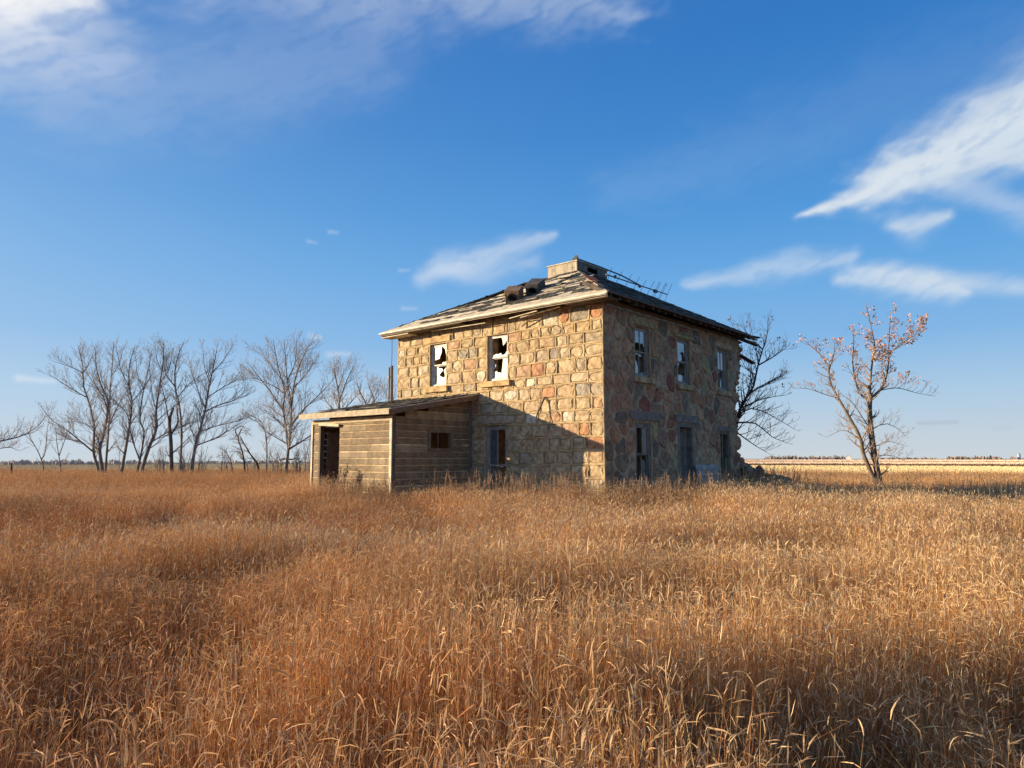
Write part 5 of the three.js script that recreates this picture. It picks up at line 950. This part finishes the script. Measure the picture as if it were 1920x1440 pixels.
farBelt('distant_tree_belt', 'thin far line of trees behind the row of bare trees', -25.5, -8, 900, 4.2, 3000, [0.52, 0.44, 0.38], 72, 0.6);
farBelt('distant_tree_belt', 'low far belt of trees at the horizon right of the house', 19, 25.6, 1500, 7.5, 1400, [0.24, 0.2, 0.19], 73, 0.8);
farBelt('distant_tree_belt', 'low dark wooded rise at the horizon near the right edge', 31, 34.6, 1400, 6.5, 1500, [0.25, 0.2, 0.18], 74, 0.7);
farBelt('distant_tree_belt', 'faint far trees at the horizon right of the orange-leaved tree', 26.8, 31, 1900, 6.5, 900, [0.26, 0.23, 0.22], 75, 0.6);
farBelt('distant_tree_belt', 'sparse far trees beyond the right edge of the fields', 34.6, 42, 1600, 5.5, 900, [0.25, 0.2, 0.19], 76, 0.7);
{
  const barn = (bx, d, w, h, col, label, roofCol) => { const [x, z] = stand(bx, d), t = thing('distant_farmhouse', label, 'house', V(x, landH(x, z), z), -Math.atan2(x, -z)), g = new GB(), r = new GB(); g.prism([[-w / 2, 0], [w / 2, 0], [w / 2, h * 0.6], [0, h * 0.92], [-w / 2, h * 0.6]], V(0, 0, -w * 0.7), V(0, 0, w * 1.4), V(1, 0, 0), V(0, 1, 0)); g.build('wall', std(col), t); for (const s of [-1, 1]) r.box(V(s * (w / 2 + 0.3), h * 0.6 - 0.1, -w * 0.75), V(-s * (w / 2 + 0.3), h * 0.4, 0), V(0, 0.25, 0), V(0, 0, w * 1.5)); r.build('roof', std(roofCol), t); };
  barn(1591, 1300, 9, 8, [0.75, 0.72, 0.68], 'tiny white farmhouse on the horizon between house and orange-leaved tree', [0.3, 0.25, 0.22]);
  barn(1899, 1150, 7, 5.5, [0.3, 0.22, 0.2], 'tiny dark farm building on the horizon at the right edge', [0.2, 0.18, 0.17]);
  const [x, z] = stand(1911, 1150), t = thing('distant_silo', 'tiny grey silo on the horizon at the right edge', 'silo', V(x, landH(x, z), z)), g = new GB(), c = new GB(); g.tube([V(0, 0, 0), V(0, 9, 0)], [2.2, 2.2], 12, null, true); g.build('silo_wall', std([0.4, 0.42, 0.45]), t); c.tube([V(0, 9.01, 0), V(0, 10.6, 0)], [2.4, 0.3], 12, null, true); c.build('silo_roof', std([0.3, 0.32, 0.34]), t);
}

// ------------------------------------------------------------ standing stubble of the harvested fields
{
  const stub = (seed) => { const G = rngOf(seed), g = new GB(); for (let k = 0; k < 260; k++) { const x = rr(-0.5, 0.5, G), z = rr(-0.5, 0.5, G), a = G() * 3.14, w = rr(0.004, 0.012, G), h = rr(0.4, 1, G), q = rr(0.8, 1.15, G), l = rr(-0.2, 0.2, G) * w, c = [q, q, q], i = g.v(x - Math.cos(a) * w, -0.1, z - Math.sin(a) * w * 2, 0, 0, c); g.v(x + Math.cos(a) * w, -0.1, z + Math.sin(a) * w * 2, 0, 0, c); g.v(x + Math.cos(a) * w * 0.6 + l, h, z + Math.sin(a) * w, 0, 0, c); g.v(x - Math.cos(a) * w * 0.6 + l, h, z - Math.sin(a) * w, 0, 0, c); g.q(i, i + 1, i + 2, i + 3); } return g.geo(); };
  const G = rngOf(321), geos = [stub(1), stub(2), stub(3)];
  const strip = (name, label, r0, r1, a0, a1, h, col, step = 0.03) => {
    const l = [[], [], []];
    for (let r = r0; r < r1; r *= 1 + step) for (let a = a0; a < a1; a += 3.2) { const t = R(a + rr(-1, 1, G)), d = r * rr(0.985, 1.015, G), x = Math.sin(t) * d, z = -Math.cos(t) * d; l[Math.floor(G() * 3)].push(new THREE.Matrix4().compose(V(x, landH(x, z), z), new THREE.Quaternion().setFromEuler(new THREE.Euler(0, -t, 0)), V(r * 0.075, h * rr(0.8, 1.15, G), r * 0.022))); }
    l.forEach((m, k) => { if (!m.length) return; const im = new THREE.InstancedMesh(geos[k], M.stubble, m.length), c = new THREE.Color(); m.forEach((q, i) => { const s = rr(0.9, 1.08, G); im.setMatrixAt(i, q); im.setColorAt(i, c.setRGB(col[0] * s, col[1] * s, col[2] * s)); }); im.name = numbered(name); tag(im, label, 'stubble', name + ' rows', 'stuff'); scene.add(im); });
  };
  strip('yellow_stubble', 'yellow standing stubble in the field just behind the house to the right', 74, 180, 0, 45, 0.24, [0.85, 0.66, 0.34], 0.022);
  strip('ditch_weeds', 'dark weeds along the narrow ditch between the two right fields', 184, 212, 0, 45, 0.5, [0.16, 0.1, 0.06]);
  strip('pink_stubble', 'pinkish standing stubble beyond the ditch on the right', 218, 430, 0, 45, 0.26, [0.84, 0.63, 0.45]);
  strip('far_stubble', 'pale stubble in the farthest field on the right', 490, 1450, 0, 45, 0.35, [0.86, 0.66, 0.48], 0.05);
  strip('brown_weeds', 'brown weeds on the strip between the pink and the far field', 442, 470, 0, 45, 0.5, [0.36, 0.24, 0.15]);
  strip('left_stubble', 'yellow stubble behind the bare trees on the left', 92, 560, -45, 0, 0.24, [0.84, 0.63, 0.34]);
}

// ------------------------------------------------------------ the dry grass
// a patch of stems with curled leaf blades and seed heads; kinds: 0 fine near, 1 middle, 2 far (fewer, broader)
function grassPatch(seed, kind, rad, n) {
  const G = rngOf(seed), g = new GB();
  const strip = (pts, w0, side, col, sharp = true) => { // ribbon through pts
    let a, b; const L = pts.length - 1;
    pts.forEach((p, k) => { const f = k / L, w = w0 * (sharp ? (k === L ? 0.1 : 1 - 0.45 * f) : Math.sin(Math.PI * clamp(f * 0.86 + 0.1))), i = g.v(p.x - side.x * w / 2, p.y - side.y * w / 2, p.z - side.z * w / 2, 0, 0, col), j = g.v(p.x + side.x * w / 2, p.y + side.y * w / 2, p.z + side.z * w / 2, 0, 0, col); if (k) g.q(a, b, j, i); a = i; b = j; });
  };
  const wide = [1, 1.5, 2.6][kind];
  for (let k = 0; k < n; k++) {
    const a = G() * 6.283, r = Math.sqrt(G()) * rad, x = Math.cos(a) * r, z = Math.sin(a) * r, h = rr(0.55, 1.08, G) * (G() < 0.1 ? 1.22 : 1), la = G() * 6.283, lean = G() < 0.16 ? rr(0.15, 0.55, G) : rr(0.0, 0.11, G);
    const lx = Math.cos(la) * lean + 0.05, lz = Math.sin(la) * lean - 0.02, c = rr(0.75, 1.2, G), red = G();
    const stem = red < 0.5 ? [0.54 * c, 0.235 * c, 0.082 * c] : red < 0.8 ? [0.63 * c, 0.35 * c, 0.13 * c] : [0.7 * c, 0.46 * c, 0.19 * c];
    const at = (f) => V(x + lx * h * f * f, h * f * (1 - lean * lean * 0.4 * f), z + lz * h * f * f);
    const sa = G() * 6.283, side = V(Math.cos(sa), 0, Math.sin(sa));
    strip(kind ? [at(0), at(0.55), at(1)] : [at(0), at(0.4), at(0.75), at(1)], rr(0.0022, 0.0038, G) * wide, side, stem);
    const nl = kind === 2 ? 1 : G() < 0.2 ? 3 : G() < 0.6 ? 2 : 1;
    for (let m = 0; m < nl; m++) {                   // leaf blades, dry and curling over
      const f = rr(0.25, 0.97, G), p = at(f), da = G() < 0.5 ? rr(-1, 1, G) : G() * 6.283, len = G() < 0.05 ? rr(0.12, 0.2, G) : rr(0.035, 0.1, G), ux = Math.cos(da), uz = Math.sin(da), cu = G() < 0.25 ? rr(0.8, 2.2, G) : rr(-0.4, 0.7, G), e0 = G() < 0.2 ? rr(-0.4, 0.7, G) : rr(0.8, 1.5, G), q = rr(0.75, 1.2, G), pale = G();
      const col = pale < 0.34 ? [0.92 * q, 0.76 * q, 0.46 * q] : pale < 0.62 ? [0.74 * q, 0.5 * q, 0.22 * q] : [0.58 * q, 0.28 * q, 0.1 * q];
      const N = kind === 0 ? 4 : kind === 1 ? 3 : 2, pts = [p]; let e = e0;
      for (let s = 1; s <= N; s++) { pts.push(pts[s - 1].clone().add(V(ux * Math.cos(e), Math.sin(e), uz * Math.cos(e)).multiplyScalar(len / N))); e -= cu / N; }
      strip(pts, rr(0.002, 0.0045, G) * (kind === 2 ? 1.7 : kind ? 1.25 : 1), V(-uz, rr(-0.5, 0.5, G), ux).normalize(), col, G() < 0.6);
    }
    if (G() < 0.7) {                                // narrow drooping seed head
      const p = at(1), da = G() * 6.283, len = rr(0.035, 0.09, G), ux = Math.cos(da), uz = Math.sin(da), q = rr(0.8, 1.2, G), col = [0.8 * q, 0.6 * q, 0.34 * q], pts = [p]; let e = G() < 0.4 ? rr(0.0, 1.0, G) : rr(0.9, 1.5, G);
      for (let s = 1; s <= 3; s++) { pts.push(pts[s - 1].clone().add(V(ux * Math.cos(e), Math.sin(e), uz * Math.cos(e)).multiplyScalar(len / 3))); e -= rr(-0.1, 0.5, G); }
      const w = rr(0.003, 0.0062, G) * (kind ? 1.5 : 1);
      strip(pts, w, V(-uz, 0, ux), col, false); if (!kind) strip(pts, w, V(0.2, 1, 0.2).normalize(), col, false);
    }
  }
  const geo = g.geo(true); return geo;
}
{
  const G = rngOf(900), kinds = [[], [], []];
  const dent = (x, z) => { let d = 0; for (const [cx, cz, rx, rz, k] of [[-7.6, -12.4, 1.9, 1.5, 0.8], [-10.4, -13, 1.6, 1.4, 0.75], [-5.2, -13.6, 1.3, 1.1, 0.6], [-1.4, -9.6, 1.2, 0.9, 0.6], [-6.6, -9.2, 1.6, 1.0, 0.5], [-3.2, -7.0, 1.0, 0.7, 0.4], [7.5, -9.5, 1.4, 0.8, 0.5], [4.4, -7.4, 1.0, 0.6, 0.45], [1.3, -5.0, 0.7, 0.5, 0.4], [1.1, -2.7, 0.5, 0.3, 0.5], [2.4, -3.4, 0.6, 0.35, 0.45], [-2.0, -4.4, 0.7, 0.4, 0.4], [-0.4, -2.6, 0.4, 0.3, 0.4]]) d = Math.max(d, k * Math.exp(-(((x - cx) / rx) ** 2) - ((z - cz) / rz) ** 2)); return d; };
  const lodge = (x, z) => Math.max(0.9 * Math.exp(-(((x + 1.5) / 3.2) ** 2) - ((z + 11.6) / 1.3) ** 2), 0.6 * Math.exp(-(((x - 2.6) / 2.2) ** 2) - ((z + 8.4) / 1.1) ** 2), 0.8 * Math.exp(-(((x + 14) / 5) ** 2) - ((z + 26) / 4) ** 2), sstep(0.6, 0.75, fbm(x * 0.22 + 90, z * 0.3 + 90, 3)) * 0.55);
  const put = (kind, x, z, scale = 1, hk = 1) => {
    if (Math.hypot(x, z) < 0.8) return;
    const [u, w] = inHouse(x, z);
    if (u > -0.12 && u < 8.5 && w > -0.12 && w < 8.8) return;
    if (u > 4.8 && u < 8.7 && w > -3.2 && w < 0.1) return;
    if (u > -0.6 && u < 2.2 && w > 8.5 && w < 12) hk *= 0.6;
    const r = Math.hypot(x, z), az = x / (-z + 0.01), patch = fbm(x * 0.35 + 30, z * 0.35 + 30, 3), fine = fbm(x * 1.7 + 11, z * 1.7 + 71, 2), lo = lodge(x, z);
    const byWall = sstep(2.6, 0.4, Math.hypot(Math.max(0, -u, u - 8.6), Math.max(0, -w - (u > 4.6 ? 3.1 : 0), w - 8.7)));
    let h = lerp(0.66, 1.1, patch) * lerp(0.86, 1.12, fine) * (1 + 0.16 * byWall) * (1 - 0.5 * sstep(0.6, 0.78, fbm(x * 0.75 + 5, z * 0.6 + 5, 3)) * sstep(1.5, 3.5, r)) * (1 - dent(x, z)) * (1 - 0.34 * lo) * hk;
    if (az > 0.3) h *= lerp(1, 0.86, sstep(12, 24, r) * sstep(0.3, 0.5, az));
    // colour: redder to the left and underfoot, golden to the right and where it is beaten down
    const warm = clamp(0.5 + 0.4 * clamp(az * 1.5, -1, 1) - 0.3 * sstep(5, 1.6, r) + (patch - 0.5) * 1.3 + lo * 0.6), q = rr(0.64, 1.14, G) * (0.88 + 0.24 * fine);
    const c = [lerp(0.98, 1.06, warm) * q, lerp(0.82, 1.06, warm) * q, lerp(0.72, 1.08, warm) * q];
    const m = new THREE.Matrix4(), e = new THREE.Euler(lo * rr(-0.15, 0.5, G), G() < 0.5 ? rr(-0.6, 0.6, G) : G() * 6.283, -lo * rr(0.2, 0.85, G), 'XZY');
    m.compose(V(x, landH(x, z) - 0.03, z), new THREE.Quaternion().setFromEuler(e), V(scale, h, scale));
    kinds[kind].push([m, c]);
  };
  const fill = (z0, z1, gap, kind, scale, keep = () => true) => { for (let z = z0; z < z1; z += gap) { const half = z * 0.76 + 3.2; for (let x = -half; x < half; x += gap) { const X = x + rr(-0.5, 0.5, G) * gap, Z = -(z + rr(-0.5, 0.5, G) * gap); if (keep(X, Z)) put(kind, X, Z, scale * rr(0.85, 1.15, G)); } } };
  fill(-0.6, 7, 0.26, 0, 1); fill(7, 20, 0.33, 1, 1.15);
  fill(20, 46, 0.5, 2, 1.5); fill(46, 96, 0.85, 2, 2.1, (x, z) => { const r = Math.hypot(x, z); return x / -z > 0 ? r < 70 + 9 * vnoise(x * 0.3 + 50, 3) : r < 86 + 8 * vnoise(x * 0.2 + 90, 9); });
  const names = ['near', 'middle', 'far'], nv = [7, 6, 5], cfg = [[0.24, 215], [0.3, 150], [0.34, 56]];
  let total = 0;
  kinds.forEach((list, k) => {
    const geos = Array.from({ length: nv[k] }, (_, v) => grassPatch(40 + k * 10 + v, k, ...cfg[k])), lists = geos.map(() => []);
    list.forEach((e) => lists[Math.floor(G() * nv[k])].push(e));
    lists.forEach((l, v) => {
      const im = new THREE.InstancedMesh(geos[v], M.grass, l.length), col = new THREE.Color();
      l.forEach(([m, c], i) => { im.setMatrixAt(i, m); im.setColorAt(i, col.setRGB(...c)); });
      im.name = numbered('tall_grass'); im.castShadow = im.receiveShadow = true;
      tag(im, ['tall dry reddish and golden grass filling the foreground', 'tall dry grass in front of and beside the house', 'dry grass far back reaching to the trees and the fields'][k], 'grass', 'dry grass of the meadow', 'stuff');
      scene.add(im); total += l.length;
    });
  });
  console.log('grass patches', total, kinds.map((k) => k.length).join(' '));
  // tall single stalks with plumes standing above the rest by the walls and here and there
  const stalk = (seed) => { const Q = rngOf(seed), g = new GB(), h = 1.32, bend = rr(0.02, 0.2, Q), at = (f) => V(bend * f * f, h * f, 0); const c = [0.62, 0.44, 0.24]; const rib = (pts, w, s, col) => { let a, b; pts.forEach((p, k) => { const i = g.v(p.x - s.x * w[k] / 2, p.y, p.z - s.z * w[k] / 2, 0, 0, col), j = g.v(p.x + s.x * w[k] / 2, p.y, p.z + s.z * w[k] / 2, 0, 0, col); if (k) g.q(a, b, j, i); a = i; b = j; }); };
    for (const s of [V(1, 0, 0), V(0, 0, 1)]) { rib([at(0), at(0.5), at(0.9)], [0.006, 0.005, 0.004], s, c); rib([at(0.86), at(0.92), at(0.97), at(1.06)], [0.005, 0.012, 0.01, 0.003], s, [0.62, 0.42, 0.24]); }
    for (let k = 0; k < 14; k++) { const f = rr(0.86, 1.04, Q), p = at(f), a = Q() * 6.283, l = rr(0.03, 0.07, Q); rib([p, p.clone().add(V(Math.cos(a) * l, l * 0.7, Math.sin(a) * l))], [0.006, 0.003], V(-Math.sin(a), 0, Math.cos(a)), [0.66, 0.5, 0.33]); }
    for (let k = 0; k < 3; k++) { const f = rr(0.3, 0.7, Q), p = at(f), a = Q() * 6.283, l = rr(0.2, 0.35, Q); rib([p, p.clone().add(V(Math.cos(a) * l * 0.5, l * 0.6, Math.sin(a) * l * 0.5)), p.clone().add(V(Math.cos(a) * l, l * 0.4, Math.sin(a) * l))], [0.008, 0.007, 0.002], V(-Math.sin(a), 0, Math.cos(a)), [0.58, 0.38, 0.2]); }
    return g.geo(true); };
  const sp = [];
  const addS = (x, z, s) => { const [u, w] = inHouse(x, z); if ((u > -0.1 && u < 8.5 && w > -0.1 && w < 9) || (u > 4.8 && u < 8.7 && w > -3.15 && w < 0.1)) return; const q = rr(0.75, 1.15, G); sp.push([new THREE.Matrix4().compose(V(x, landH(x, z) - 0.02, z), new THREE.Quaternion().setFromEuler(new THREE.Euler(rr(-0.08, 0.08, G), G() * 6.283, rr(-0.1, 0.1, G))), V(s, s * rr(0.66, 1.04, G), s)), [q, q, q]]); };
  for (let k = 0; k < 330; k++) { const p = atHouse(rr(-0.6, 4.8, G), 0, rr(-2.6, -0.25, G)); addS(p.x, p.z, 1); }
  for (let k = 0; k < 110; k++) { const p = atHouse(rr(4.6, 5.4, G), 0, rr(-5.2, -3.2, G)); addS(p.x, p.z, 0.9); }
  for (let k = 0; k < 380; k++) { const p = atHouse(rr(-2.6, -0.3, G), 0, rr(-1.2, 9.5, G)); addS(p.x, p.z, 1); }
  for (let k = 0; k < 600; k++) { const z = rr(9, 34, G), x = rr(-0.1, 0.8, G) * z; addS(x, -z, rr(0.82, 0.95, G)); }
  for (let k = 0; k < 260; k++) { const z = rr(5, 30, G), x = rr(-0.76, 0, G) * z; addS(x, -z, rr(0.72, 0.86, G)); }
  for (let v = 0; v < 5; v++) { const l = sp.filter((_, i) => i % 5 === v), im = new THREE.InstancedMesh(stalk(70 + v), M.grass, l.length), col = new THREE.Color(); l.forEach(([m, c], i) => { im.setMatrixAt(i, m); im.setColorAt(i, col.setRGB(...c)); }); im.name = numbered('grass_stalks'); im.castShadow = im.receiveShadow = true; tag(im, 'tall pale plumed grass stalks standing above the meadow and along the house walls', 'grass', 'plumed stalks in the meadow', 'stuff'); scene.add(im); }
}

scene.traverse((o) => { if (o.isMesh) o.castShadow = o.receiveShadow = true; });
renderer.render(scene, camera);
